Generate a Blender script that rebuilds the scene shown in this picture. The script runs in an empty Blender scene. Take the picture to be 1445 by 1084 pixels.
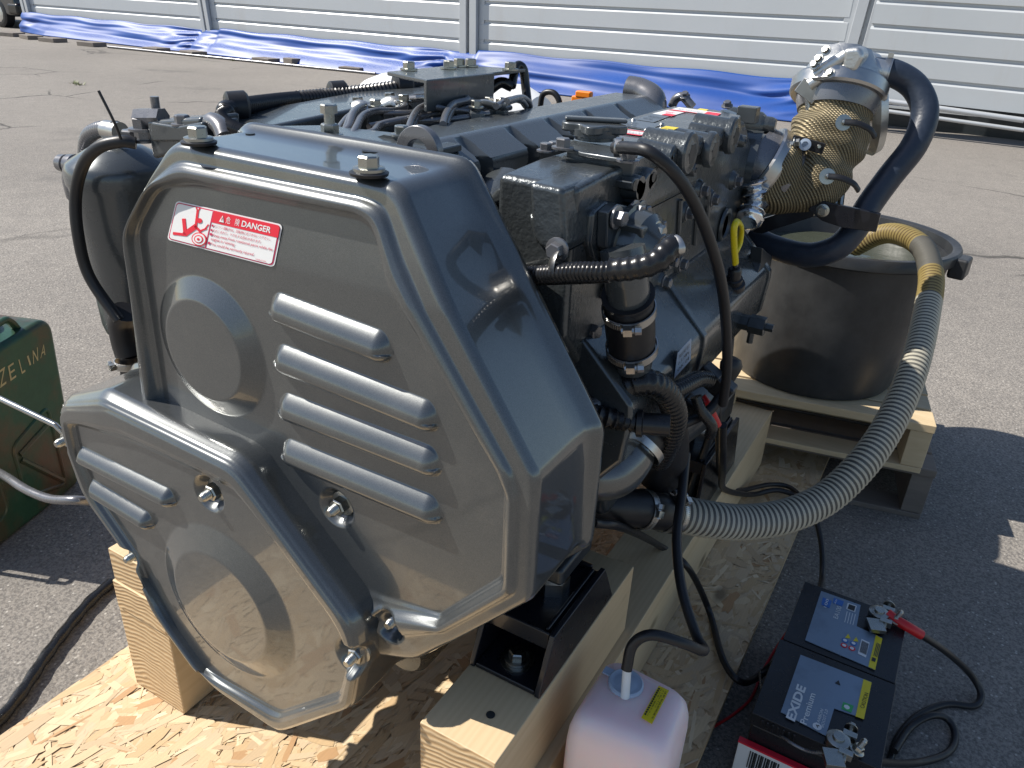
import bpy, bmesh, math, random
import numpy as np
from mathutils import Vector, Matrix, Quaternion
random.seed(4); rng=np.random.default_rng(7)
scene=bpy.context.scene
S=0.68                     # metres per working unit
V=Vector
# ------------------------------------------------------------------ camera
CW,CH,CF=1445.0,1084.0,1104.07
def cam_axes(yaw,pitch,roll):
    fw=V((-math.sin(yaw)*math.cos(pitch),math.cos(yaw)*math.cos(pitch),-math.sin(pitch)))
    r=fw.cross(V((0,0,1))).normalized(); u=r.cross(fw)
    c,s=math.cos(roll),math.sin(roll)
    return c*r+s*u, -s*r+c*u, -fw
AX=cam_axes(.506893,.462931,.0527204)
RC=Matrix((AX[0],AX[1],AX[2])).transposed()
CAM=V((0,0,1.6))
cd=bpy.data.cameras.new('camera'); co=bpy.data.objects.new('camera',cd); scene.collection.objects.link(co)
cd.sensor_width=36; cd.lens=36*CF/CW; cd.clip_start=.02; cd.clip_end=3000
co.matrix_world=Matrix.Translation(CAM*S)@RC.to_4x4()
scene.camera=co
# ------------------------------------------------------------------ light
SUN_EL,SUN_AZ=math.radians(47),math.radians(21)      # light travels towards +X and a little +Y
sd=V((math.cos(SUN_AZ)*math.cos(SUN_EL),math.sin(SUN_AZ)*math.cos(SUN_EL),-math.sin(SUN_EL)))
w=bpy.data.worlds.new('World'); scene.world=w; w.use_nodes=True
nt=w.node_tree; sky=nt.nodes.new('ShaderNodeTexSky'); sky.sky_type='NISHITA'; sky.sun_disc=False
sky.sun_elevation=SUN_EL; sky.sun_rotation=math.atan2(-sd.x,-sd.y); sky.air_density=1.0; sky.dust_density=.6
nt.links.new(sky.outputs[0],nt.nodes['Background'].inputs[0]); nt.nodes['Background'].inputs[1].default_value=.095
sl=bpy.data.lights.new('sun','SUN'); sl.energy=5.0; sl.angle=math.radians(.53); sl.color=(1,.945,.86)
so=bpy.data.objects.new('sun',sl); scene.collection.objects.link(so); so.rotation_euler=sd.to_track_quat('-Z','Y').to_euler(); so.location=(0,0,12)
scene.view_settings.view_transform='Standard'; scene.view_settings.look='None'; scene.view_settings.gamma=1
scene.view_settings.use_curve_mapping=False; scene.view_settings.exposure=0.42
# ------------------------------------------------------------------ helpers
def P(px,py,x=None,y=None,z=None):
    """point where the sight line of a measured spot meets a plane of the engine frame"""
    r=RC@V((px-CW/2,-(py-CH/2),-CF))
    if x is not None: t=(x-CAM.x)/r.x
    elif y is not None: t=(y-CAM.y)/r.y
    else: t=(z-CAM.z)/r.z
    return CAM+r*t
class MB:
    def __init__(s): s.v=[]; s.f=[]; s.m=[]
    def add(s,vs,fs,m=0):
        b=len(s.v); s.v+= [tuple(v) for v in vs]; s.f+=[tuple(i+b for i in f) for f in fs]; s.m+=[m]*len(fs); return s
    def box(s,a,b,m=0,R=None,c=None):
        a=V(a);b=V(b); vs=[V((x,y,z)) for x in (a.x,b.x) for y in (a.y,b.y) for z in (a.z,b.z)]
        if R is not None: c=V(c) if c is not None else (a+b)/2; vs=[c+R@(v-c) for v in vs]
        return s.add(vs,[(0,1,3,2),(4,6,7,5),(0,4,5,1),(2,3,7,6),(0,2,6,4),(1,5,7,3)],m)
    def prism(s,pts,off,m=0,m2=None):
        n=len(pts); off=V(off); pts=[V(p) for p in pts]
        s.add(pts+[p+off for p in pts],[tuple(range(n))],m)
        b=len(s.v)-2*n
        s.f.append(tuple(b+n+i for i in reversed(range(n)))); s.m.append(m if m2 is None else m2)
        for i in range(n):
            j=(i+1)%n; s.f.append((b+j,b+i,b+n+i,b+n+j)); s.m.append(m)
        return s
    def tube(s,pts,r,seg=12,m=0,cap=True,sm=True,n=8,rib=None,mfn=None,flat=1.0):
        pts=[V(p) for p in pts]
        c=catmull(pts,n) if sm and len(pts)>2 else pts
        rf=r if callable(r) else (lambda t:r)
        L=[0]
        for i in range(1,len(c)): L.append(L[-1]+(c[i]-c[i-1]).length)
        if rib:
            k=max(2,int(L[-1]/rib[0]*4)); d=[L[-1]*i/k for i in range(k+1)]; c2=[];j=0
            for x in d:
                while j<len(L)-2 and L[j+1]<x: j+=1
                t=(x-L[j])/max(1e-9,L[j+1]-L[j]); c2.append(c[j].lerp(c[j+1],t))
            c=c2; L=d
        T=[(c[min(i+1,len(c)-1)]-c[max(i-1,0)]).normalized() for i in range(len(c))]
        u=T[0].orthogonal().normalized(); vs=[]; fs=[];ms=[]
        for i,p in enumerate(c):
            u=(u-T[i]*u.dot(T[i])).normalized(); w_=T[i].cross(u)
            rr=rf(L[i]/max(L[-1],1e-9))
            if rib: rr-=rib[1]*(0,.55,1,.55)[i%4]
            for k in range(seg):
                a=2*math.pi*k/seg; vs.append(p+u*(rr*math.cos(a))+w_*(rr*flat*math.sin(a)))
        for i in range(len(c)-1):
            for k in range(seg):
                k2=(k+1)%seg; fs.append((i*seg+k,i*seg+k2,(i+1)*seg+k2,(i+1)*seg+k))
                ms.append(mfn(L[i]/L[-1],i) if mfn else m)
        if cap: fs.append(tuple(reversed(range(seg)))); fs.append(tuple((len(c)-1)*seg+k for k in range(seg))); ms+=[ms[0] if ms else m,ms[-1] if ms else m]
        b=len(s.v); s.v+=[tuple(v) for v in vs]; s.f+=[tuple(i+b for i in f) for f in fs]; s.m+=ms; return s
    def lathe(s,p,d,prof,seg=24,m=0,cap=True,sy=1.0,phase=0):
        """prof: list of (along, radius)"""
        p=V(p); d=V(d).normalized(); u=(V((0,0,1)).cross(d) if abs(d.z)<.9 else V((1,0,0)).cross(d)).normalized(); w_=d.cross(u)
        vs=[];fs=[]
        for a,r in prof:
            for k in range(seg):
                t=2*math.pi*(k+phase)/seg; vs.append(p+d*a+u*(r*math.cos(t))+w_*(r*sy*math.sin(t)))
        for i in range(len(prof)-1):
            for k in range(seg):
                k2=(k+1)%seg; fs.append((i*seg+k,i*seg+k2,(i+1)*seg+k2,(i+1)*seg+k))
        if cap: fs.append(tuple(reversed(range(seg)))); fs.append(tuple((len(prof)-1)*seg+k for k in range(seg)))
        return s.add(vs,fs,m)
    def bolt(s,p,d,r=.012,m=0,wash=True,stud=0):
        d=V(d).normalized(); p=V(p)
        if wash: s.lathe(p,d,[(0,r*1.45),(r*.25,r*1.45),(r*.3,r*1.35)],16,m)
        s.lathe(p+d*(r*.3),d,[(0,r),(r*.9,r),(r*1.05,r*.85)],6,m,phase=random.random())
        if stud:
            pr=[(0,r*.55)]
            for i in range(int(stud/.003)): pr+= [(.003*i+.0015,r*.6),(.003*i+.003,r*.52)]
            pr.append((stud+r*.12,r*.40)); s.lathe(p+d*r*1.3,d,pr,10,m)
        return s
    def grid(s,fn,nu,nv,m=0,closeu=False):
        vs=[fn(i/nu,j/nv) for i in range(nu+(0 if closeu else 1)) for j in range(nv+1)]
        fs=[]; N=nu if closeu else nu
        for i in range(N):
            i2=(i+1)%nu if closeu else i+1
            for j in range(nv): fs.append((i*(nv+1)+j,i2*(nv+1)+j,i2*(nv+1)+j+1,i*(nv+1)+j+1))
        return s.add(vs,fs,m)
def catmull(p,n):
    q=[p[0]*2-p[1]]+p+[p[-1]*2-p[-2]]; o=[]
    for i in range(1,len(q)-2):
        a,b,c,d=q[i-1],q[i],q[i+1],q[i+2]
        for k in range(n):
            t=k/n; o.append(.5*((2*b)+(c-a)*t+(2*a-5*b+4*c-d)*t*t+(3*b-a-3*c+d)*t**3))
    o.append(p[-1]); return o
def tag(o,label=None,cat=None,group=None,kind=None):
    if label: o['label']=label
    if cat: o['category']=cat
    if group: o['group']=group
    if kind: o['kind']=kind
    return o
ORG={}
def thing(name,loc,label,cat,group=None):
    o=bpy.data.objects.new(name,None); scene.collection.objects.link(o); o.empty_display_size=.05
    o.location=V(loc)*S; ORG[o.name]=V(loc); return tag(o,label,cat,group)
def worg(o):
    return ORG[o.name]
def build(mb,name,mats,parent=None,smooth=40,bevel=0,seg=2,label=None,cat=None,group=None,kind=None,recalc=True):
    if not isinstance(mats,(list,tuple)): mats=[mats]
    if not mb.v: return None
    vs=np.array(mb.v,dtype=float)
    if parent is not None: org=ORG[parent.name]
    else: org=V(((vs[:,0].min()+vs[:,0].max())/2,(vs[:,1].min()+vs[:,1].max())/2,vs[:,2].min()))
    vs=(vs-np.array(org))*S
    me=bpy.data.meshes.new(name); me.from_pydata(vs.tolist(),[],mb.f)
    for m in mats: me.materials.append(m)
    me.polygons.foreach_set('material_index',mb.m)
    if recalc:
        bm=bmesh.new(); bm.from_mesh(me); bmesh.ops.recalc_face_normals(bm,faces=bm.faces); bm.to_mesh(me); bm.free()
    if smooth:
        me.polygons.foreach_set('use_smooth',[True]*len(me.polygons)); me.set_sharp_from_angle(angle=math.radians(smooth))
    me.update()
    o=bpy.data.objects.new(name,me); scene.collection.objects.link(o)
    if parent is not None:
        o.parent=parent; ORG[o.name]=org
    else: o.location=org*S; ORG[o.name]=org
    if bevel:
        b=o.modifiers.new('bevel','BEVEL'); b.width=bevel*S; b.segments=seg; b.limit_method='ANGLE'; b.angle_limit=math.radians(35); b.harden_normals=True
    return tag(o,label,cat,group,kind)
# ------------------------------------------------------------------ materials
class NT:
    def __init__(s,name):
        s.mat=bpy.data.materials.new(name); s.mat.use_nodes=True; s.n=s.mat.node_tree.nodes; s.l=s.mat.node_tree.links
        s.b=s.n['Principled BSDF']; s._co=None
    def new(s,t,**k):
        n=s.n.new(t)
        for a,v in k.items(): setattr(n,a,v)
        return n
    def set(s,**k):
        for a,v in k.items():
            i=s.b.inputs[a.replace('_',' ')]
            if isinstance(v,bpy.types.NodeSocket): s.l.new(v,i)
            else: i.default_value=(*v,1) if (i.type=='RGBA' and len(v)==3) else v
        return s
    def co(s,scale=(1,1,1),rot=(0,0,0),kind='Object'):
        c=s.new('ShaderNodeTexCoord'); m=s.new('ShaderNodeMapping'); s.l.new(c.outputs[kind],m.inputs[0])
        m.inputs['Scale'].default_value=scale; m.inputs['Rotation'].default_value=rot; return m.outputs[0]
    def noise(s,scale,detail=4,rough=.55,vec=None,out='Fac',dist=0):
        n=s.new('ShaderNodeTexNoise'); n.inputs['Scale'].default_value=scale; n.inputs['Detail'].default_value=detail
        n.inputs['Roughness'].default_value=rough; n.inputs['Distortion'].default_value=dist
        s.l.new(vec if vec is not None else s.co(),n.inputs['Vector']); return n.outputs[out]
    def vor(s,scale,feature='F1',out='Distance',vec=None,rnd=1):
        n=s.new('ShaderNodeTexVoronoi',feature=feature); n.inputs['Scale'].default_value=scale
        if 'Randomness' in n.inputs: n.inputs['Randomness'].default_value=rnd
        s.l.new(vec if vec is not None else s.co(),n.inputs['Vector']); return n.outputs[out]
    def ramp(s,fac,stops):
        r=s.new('ShaderNodeValToRGB'); s.l.new(fac,r.inputs[0]); e=r.color_ramp.elements
        while len(e)<len(stops): e.new(.5)
        for i,(p,c) in enumerate(stops):
            e[i].position=p; e[i].color=(c,c,c,1) if not isinstance(c,tuple) else (*c,1)
        return r.outputs[0]
    def mix(s,fac,a,b,blend='MIX'):
        m=s.new('ShaderNodeMix',data_type='RGBA',blend_type=blend)
        for sock,v in ((m.inputs[0],fac),(m.inputs[6],a),(m.inputs[7],b)):
            if isinstance(v,bpy.types.NodeSocket): s.l.new(v,sock)
            else: sock.default_value=(v if not isinstance(v,tuple) else (*v,1))
        return m.outputs[2]
    def math(s,op,a,b=0):
        m=s.new('ShaderNodeMath',operation=op)
        for k,v in ((0,a),(1,b)):
            if isinstance(v,bpy.types.NodeSocket): s.l.new(v,m.inputs[k])
            else: m.inputs[k].default_value=v
        return m.outputs[0]
    def bump(s,h,strength=.3,dist=.002):
        b=s.new('ShaderNodeBump'); b.inputs['Strength'].default_value=strength; b.inputs['Distance'].default_value=dist
        s.l.new(h,b.inputs['Height']); s.l.new(b.outputs[0],s.b.inputs['Normal']); return s
def simple(name,col,rough=.5,metal=0.0,var=.15,nscale=8,bump=0,bscale=200,coat=0,rvar=.12):
    t=NT(name); n=t.noise(nscale,5,.6)
    c=t.mix(n,tuple(x*(1-var) for x in col),tuple(min(1,x*(1+var)) for x in col))
    t.set(Base_Color=c,Metallic=metal,Roughness=t.math('ADD',t.math('MULTIPLY',t.noise(nscale*3,4,.6),rvar*2),rough-rvar))
    if coat: t.set(Coat_Weight=coat,Coat_Roughness=.06)
    if bump: t.bump(t.noise(bscale,3,.6),bump,.001)
    return t.mat
def metallic_paint():
    t=NT('metallic_grey_paint'); fl=t.vor(2600,out='Color'); sep=t.new('ShaderNodeSeparateColor'); t.l.new(fl,sep.inputs[0])
    dust=t.noise(9,6,.65)
    c=t.mix(sep.outputs[0],(.082,.090,.093),(.145,.152,.153)); c=t.mix(t.math('MULTIPLY',t.ramp(dust,[(.5,0.),(.8,1.)]),.12),c,(.42,.40,.36))
    t.set(Base_Color=c,Metallic=.68,Roughness=.30,Coat_Weight=1.0,Coat_Roughness=.04,Coat_IOR=1.5)
    b=t.new('ShaderNodeBump'); b.inputs['Strength'].default_value=.04; b.inputs['Distance'].default_value=.0006; t.l.new(sep.outputs[1],b.inputs['Height']); t.l.new(b.outputs[0],t.b.inputs['Normal'])
    return t.mat
M={}
M['cover']=metallic_paint()
def cast_paint(name,rough,b,bs):
    t=NT(name); n=t.noise(12,5,.6); c=t.mix(n,(.058,.068,.074),(.098,.108,.114))
    t.set(Base_Color=c,Metallic=.45,Roughness=t.math('ADD',t.math('MULTIPLY',t.noise(25,4,.6),.14),rough),Coat_Weight=.5,Coat_Roughness=.12)
    t.bump(t.math('ADD',t.noise(bs,4,.6),t.math('MULTIPLY',t.noise(bs*.25,3,.5),1.2)),b,.0025); return t.mat
M['paint']=cast_paint('engine_enamel',.20,.10,90)
M['cast']=cast_paint('rough_cast_enamel',.22,.42,150)
M['plate']=simple('plate_enamel',(.090,.100,.106),.28,.4,.12,10,.06,60,.4)
M['dark']=simple('dark_engine_enamel',(.034,.040,.045),.35,.3,.3,14,.3,120,.2)
M['zinc']=simple('zinc_plated_steel',(.40,.40,.37),.30,1.0,.18,60,.12,400)
M['steel']=simple('brushed_steel',(.50,.49,.47),.33,1.0,.2,30,.15,300)
M['alu']=simple('cast_aluminium',(.60,.60,.58),.38,.95,.18,25,.5,260)
M['rubber']=simple('black_rubber',(.012,.012,.014),.42,0,.3,30,.15,220)
M['plastic']=simple('black_plastic',(.014,.014,.016),.30,0,.3,30,.08,200)
M['tape']=simple('black_vinyl_tape',(.012,.012,.013),.27,0,.3,50,.35,110)
M['blackpaint']=simple('black_bracket_paint',(.010,.011,.016),.30,.1,.3,20,.1,150,.3)
M['white']=simple('white_print',(.78,.78,.77),.35,0,.03,20)
M['red']=simple('red_print',(.72,.02,.045),.35,0,.05,20)
M['crimson']=simple('crimson_print',(.55,.02,.09),.35,0,.05,20)
M['yellow']=simple('yellow_print',(.80,.62,.02),.35,0,.08,20)
M['ink']=simple('black_print',(.02,.02,.02),.4,0,.1,20)
M['blueink']=simple('blue_print',(.04,.16,.48),.4,0,.1,20)
M['green']=simple('green_print',(.05,.42,.12),.4,0,.1,20)
M['foil']=simple('crumpled_foil',(.75,.75,.76),.18,1,.1,30,1.0,60)
M['yplastic']=simple('yellow_plastic',(.75,.60,.01),.3,0,.06,20)
M['orange']=simple('orange_plastic',(.85,.22,.01),.35,0,.06,20)
M['redrub']=simple('red_sleeve',(.55,.015,.02),.35,0,.1,30)
M['gpipe']=simple('grey_pipe',(.20,.20,.21),.28,.6,.15,20)
# ------------------------------------------------------------------ text helper
def text_mb(s,quad,mb,m=0,off=0.0,nrm=None,fit=True,res=3,bold=0):
    """flat lettering stretched over a quad given as bottom-left, bottom-right, top-left world points"""
    cu=bpy.data.curves.new('t','FONT'); cu.body=s; cu.offset=bold; cu.resolution_u=res; ob=bpy.data.objects.new('t',cu); scene.collection.objects.link(ob)
    bpy.context.view_layer.update(); dg=bpy.context.evaluated_depsgraph_get(); me=bpy.data.meshes.new_from_object(ob.evaluated_get(dg))
    bpy.data.objects.remove(ob); bpy.data.curves.remove(cu)
    if not me.vertices: return mb
    xs=[v.co.x for v in me.vertices]; ys=[v.co.y for v in me.vertices]
    x0,x1=min(xs),max(xs); y0,y1=min(ys),max(ys); a,b,c=[V(q) for q in quad]; n=(b-a).cross(c-a).normalized() if nrm is None else V(nrm)
    vs=[a+(b-a)*((v.co.x-x0)/(x1-x0))+(c-a)*((v.co.y-y0)/max(1e-6,y1-y0))+n*off for v in me.vertices]
    mb.add(vs,[tuple(p.vertices) for p in me.polygons],m); bpy.data.meshes.remove(me); return mb
def on_plane(px,py,p0,n):
    r=RC@V((px-CW/2,-(py-CH/2),-CF)); n=V(n); return CAM+r*((V(p0)-CAM).dot(n)/r.dot(n))
GZ=-.12
# ------------------------------------------------------------------ ground
t=NT('weathered_asphalt'); co_=t.co()
big=t.noise(.35,6,.6,co_); st=t.vor(120,out='Distance',vec=co_); stc=t.vor(120,out='Color',vec=co_); sc_=t.new('ShaderNodeSeparateColor'); t.l.new(stc,sc_.inputs[0])
fine=t.noise(160,5,.7,co_); mid=t.noise(9,5,.6,co_)
c=t.mix(t.ramp(big,[(.3,0.),(.7,1.)]),(.235,.213,.187),(.33,.30,.263))
c=t.mix(t.ramp(mid,[(.35,0.),(.75,.5)]),c,(.20,.184,.166))
c=t.mix(t.ramp(fine,[(.42,.6),(.56,0.)]),c,(.060,.056,.055))
mask=t.math('MULTIPLY',t.ramp(st,[(.22,1.),(.38,0.)]),t.ramp(sc_.outputs[0],[(.86,0.),(.92,.8)]))
c=t.mix(mask,c,(.50,.47,.42))
st2=t.vor(210,out='Distance',vec=co_); c=t.mix(t.ramp(st2,[(.12,.45),(.3,0.)]),c,(.36,.34,.31))
wv=t.noise(2.2,4,.6,co_,out='Color'); wmix=t.mix(.16,co_,wv)
cr=t.vor(.55,feature='DISTANCE_TO_EDGE',vec=wmix); crm=t.math('MULTIPLY',t.ramp(cr,[(.002,1.),(.0075,0.)]),t.ramp(t.noise(.8,2,.5,co_),[(.5,0.),(.58,.9)]))
c=t.mix(crm,c,(.035,.033,.03))
spl=t.ramp(t.noise(1.1,5,.62,co_),[(.60,0.),(.72,.45)]); c=t.mix(spl,c,(.09,.085,.08))
t.set(Base_Color=c,Roughness=.85); h=t.math('SUBTRACT',t.math('ADD',t.math('MULTIPLY',fine,.7),t.math('MULTIPLY',st,-.5)),t.math('MULTIPLY',crm,2.))
t.bump(h,.55,.006); M['asphalt']=t.mat
mb=MB(); mb.box((-260,-200,GZ-.3),(260,400,GZ)); g=build(mb,'ground',M['asphalt'],smooth=0,kind='structure')
# ------------------------------------------------------------------ timber
def wood(name,a,b,axis=1,end=False,scale=1.0):
    t=NT(name); sc=[42*scale]*3; sc[axis]=1.6*scale; co_=t.co(tuple(sc)); n=t.noise(1.6,6,.6,co_,dist=.5)
    rg=t.new('ShaderNodeTexWave',wave_type='BANDS' if not end else 'RINGS',bands_direction='X'); rg.inputs['Scale'].default_value=.8; rg.inputs['Distortion'].default_value=9; rg.inputs['Detail'].default_value=3
    t.l.new(co_,rg.inputs[0]); c=t.mix(t.math('ADD',t.math('MULTIPLY',n,.75),t.math('MULTIPLY',rg.outputs[0],.25)),a,b)
    kn=t.vor(5.5,vec=t.co(tuple(1 if i!=axis else .5 for i in range(3)))); c=t.mix(t.ramp(kn,[(.05,.9),(.10,0.)]),c,tuple(x*.35 for x in a))
    c=t.mix(t.ramp(t.noise(4,4,.6),[(.5,0.),(.8,.3)]),c,tuple(x*.72 for x in a))
    t.set(Base_Color=c,Roughness=.62); t.bump(n,.3,.0015); return t.mat
M['timber']=wood('planed_pine',(.56,.41,.235),(.69,.53,.33))
M['timberx']=wood('pallet_pine',(.54,.41,.24),(.70,.56,.36),0)
M['oldwood']=wood('grey_weathered_wood',(.13,.11,.095),(.24,.21,.18),0)
def endgrain():
    t=NT('pine_end_grain'); co_=t.co(); wob=t.mix(.05,co_,t.noise(6,3,.6,co_,out='Color')); m=t.new('ShaderNodeMapping'); t.l.new(wob,m.inputs[0]); m.inputs['Location'].default_value=(-.05,0,.10)
    rg=t.new('ShaderNodeTexWave',wave_type='RINGS',rings_direction='Y'); rg.inputs['Scale'].default_value=38; rg.inputs['Distortion'].default_value=.6; rg.inputs['Detail'].default_value=2; t.l.new(m.outputs[0],rg.inputs[0])
    c=t.mix(rg.outputs[0],(.46,.30,.15),(.66,.50,.30)); c=t.mix(t.ramp(t.noise(40,4,.6),[(.4,0.),(.8,.5)]),c,(.40,.27,.15))
    t.set(Base_Color=c,Roughness=.75); t.bump(rg.outputs[0],.4,.002); return t.mat
M['end']=endgrain()
def timber(mb,a,b,axis=1):
    """box whose two end faces carry end grain (material 1)"""
    n=len(mb.m); mb.box(a,b); k={0:(0,1),1:(2,3),2:(4,5)}[axis]
    for i in k: mb.m[n+i]=1
    return mb
# --- chipboard platform
pl=thing('chipboard_platform',(-.9,1.6,GZ),'pale chipboard platform lying on the asphalt under the engine beams','platform')
PX0,PX1,PY0,PY1=-1.605,-.19,.1,3.06
mb=MB(); mb.box((PX0,PY0,-.028),(PX1,PY1,-.006)); 
M['osb']=wood('chipboard_core',(.44,.29,.15),(.64,.47,.28),1)
build(mb,'board',M['osb'],pl,smooth=0)
mb=MB()
for x in (PX0+.03,-1.0,-.62,PX1-.06): mb.box((x,PY0+.01,GZ+.001),(x+.05,PY1-.02,-.028))
build(mb,'batten',M['timber'],pl,smooth=0,bevel=.002)
cols=[(.56,.41,.24),(.50,.35,.19),(.61,.47,.29),(.42,.25,.12),(.54,.41,.26),(.48,.35,.21),(.66,.53,.35)]
fm=[wood('wood_flake_%s'%n,c,tuple(min(.9,x*1.2) for x in c),1,scale=1.6) for n,c in zip(('tan','brown','cream','rust','beige','ochre','pale'),cols)]
mb=MB(); N=11000; R_=random.Random(11)
for i in range(N):
    L=R_.uniform(.04,.125)*(1.3 if R_.random()<.25 else 1); W_=R_.uniform(.010,.034)*(.45 if R_.random()<.35 else 1)
    a=R_.gauss(math.radians(70),math.radians(38)); cx_,cy_=R_.uniform(PX0,PX1),R_.uniform(PY0,PY1); z=-.0048+.0026*i/N
    ca,sa=math.cos(a),math.sin(a); pts=[]
    for (u,v) in ((-1,-.8),(-.4,-1),(.5,-.9),(1,-.6),(.92,.2),(1.03,.9),(.2,1),(-.6,.9),(-1.05,.6),(-.9,0)):
        u*=L/2*R_.uniform(.9,1.1); v*=W_/2*R_.uniform(.8,1.15); x=min(PX1,max(PX0,cx_+u*ca-v*sa)); y=min(PY1,max(PY0,cy_+u*sa+v*ca)); pts.append((x,y,z+u*.004))
    k=R_.choices(range(7),(28,14,20,5,20,10,5))[0]; mb.add(pts,[tuple(range(10))],k)
build(mb,'wood_flake',fm,pl,smooth=0,kind='stuff')
# --- beams
def beam(name,boxes,label,grp):
    r=thing(name,((boxes[0][0][0]+boxes[0][1][0])/2,boxes[0][0][1],.0),label,'timber beam',grp)
    for a,b in boxes:
        mb=MB(); timber(mb,a,b); tb_=build(mb,'timber',[M['timber'],M['end']],r,smooth=0,bevel=.003)
        if b[2]>.42:
            for q in ((.62,.10),(.35,.48)):
                mb=MB(); mb.lathe((a[0]+(b[0]-a[0])*q[0],a[1]+.61*q[1]+.02,b[2]+.0005),(0,0,1),[(0,.0085),(.001,.0085),(.0015,.003)],12); build(mb,'screw_head',M['dark'],tb_)
    return r
beam('beam_stack',[((-1.475,.790,.001),(-1.297,2.75,.256)),((-1.47,.786,.257),(-1.299,2.75,.339)),((-1.466,.79,.340),(-1.30,1.40,.430))],'stack of pale timber under the left front corner of the engine','wooden beams under the engine')
beam('beam_stack',[((-.585,.80,.001),(-.408,2.77,.236)),((-.590,.789,.237),(-.431,1.403,.430))],'long timber with a short timber on top under the right side of the engine','wooden beams under the engine')
mb=MB(); timber(mb,(-.405,.80,.001),(-.37,1.38,.10)); tag(build(mb,'wood_batten',[M['timber'],M['end']],None,smooth=0,bevel=.002),'thin pale batten beside the right beam near the pink canister','batten')
# ------------------------------------------------------------------ pallets
def pallet(name,C0,yaw,zt,zb,L,D,nb,mats,label):
    a=V((-math.cos(yaw),-math.sin(yaw),0)); b=V((-math.sin(yaw),math.cos(yaw),0)); C0=V((C0[0],C0[1],0))
    r=thing(name,C0+a*L/2+b*D/2+V((0,0,zb)),label,'pallet','stacked pallets under the tub')
    def bx(u0,u1,v0,v1,z0,z1):
        pts=[C0+a*u+b*v+V((0,0,z0)) for u,v in ((u0,v0),(u1,v0),(u1,v1),(u0,v1))]; return MB().prism(pts,(0,0,z1-z0))
    gap=.018; bw=(D-gap*(nb-1))/nb
    for i in range(nb): build(bx(random.uniform(-.006,.006),L+random.uniform(-.006,.006),i*(bw+gap),i*(bw+gap)+bw,zt-.032,zt),'deck_board',mats[0],r,smooth=0,bevel=.003)
    for u in (0,.5,1): build(bx(u*(L-.075),u*(L-.075)+.075,0.004,D-.004,zb+.022,zt-.0325),'stringer',mats[1],r,smooth=0,bevel=.003)
    for v in (0,.5,1): build(bx(.002,L-.002,v*(D-bw),v*(D-bw)+bw,zb,zb+.0215),'bottom_board',mats[1],r,smooth=0,bevel=.003)
    return r
C0=P(1321,602,z=.3); YW=math.radians(11)
pallet('pallet',C0,YW,.30,.10,1.45,.80,6,(M['timberx'],M['timberx']),'fresh pale wood pallet carrying the black tub')
pallet('pallet',C0+V((.05,.06,0)),YW,.098,GZ,1.5,.85,6,(M['oldwood'],M['oldwood']),'grey weathered pallet on the asphalt under the pale pallet')
# ------------------------------------------------------------------ tub
t=NT('scuffed_black_polyethylene'); n=t.noise(7,6,.65); n2=t.noise(60,4,.7,t.co((1,1,.15)))
t.set(Base_Color=t.mix(t.ramp(n,[(.4,0.),(.75,1.)]),(.020,.021,.023),(.05,.052,.054)),Roughness=t.math('ADD',t.math('MULTIPLY',n2,.3),.25)); t.bump(n2,.12,.002); M['tub']=t.mat
tb=thing('round_tub',(-.36,3.12,.302),'large round black plastic tub of water on the pale pallet','tub')
def shell(prof,seg=96):
    mb=MB(); vs=[];N_=len(prof)
    for k in range(seg):
        a=2*math.pi*k/seg
        for z,r in prof:
            f=(z-.302)/.54; vs.append((-.36+.02*f+r*math.cos(a),3.12+.10*f+r*math.sin(a),z))
    fs=[(k*N_+i,((k+1)%seg)*N_+i,((k+1)%seg)*N_+i+1,k*N_+i+1) for k in range(seg) for i in range(N_-1)]
    return mb.add(vs,fs)
build(shell([(.32,.0),(.302,.28),(.304,.30),(.325,.312),(.60,.345),(.80,.366),(.806,.368),(.806,.352),(.60,.332),(.34,.295),(.34,0)]),'body',M['tub'],tb)
build(shell([(.800,.3685),(.800,.384),(.806,.390),(.836,.392),(.844,.386),(.844,.366),(.838,.358),(.8065,.358)]),'rim',M['tub'],tb)
for a in (-.15,math.pi-.15):
    mb=MB(); c_=V((-.34+.40*math.cos(a),3.22+.40*math.sin(a),.79)); R_2=Matrix.Rotation(a,3,'Z'); mb.box(c_-V((.03,.045,.03)),c_+V((.028,.045,.045)),R=R_2)
    build(mb,'lug',M['tub'],tb,bevel=.01)
t=NT('murky_water'); t.set(Base_Color=(.055,.062,.045),Roughness=.05,Specular_IOR_Level=.6); t.bump(t.noise(22,3,.5),.25,.01); M['water']=t.mat
mb=MB(); mb.lathe((-.345,3.20,.70),(0,0,1),[(0,.30),(.05,.348)],64); build(mb,'water',M['water'],kind='structure')
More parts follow.
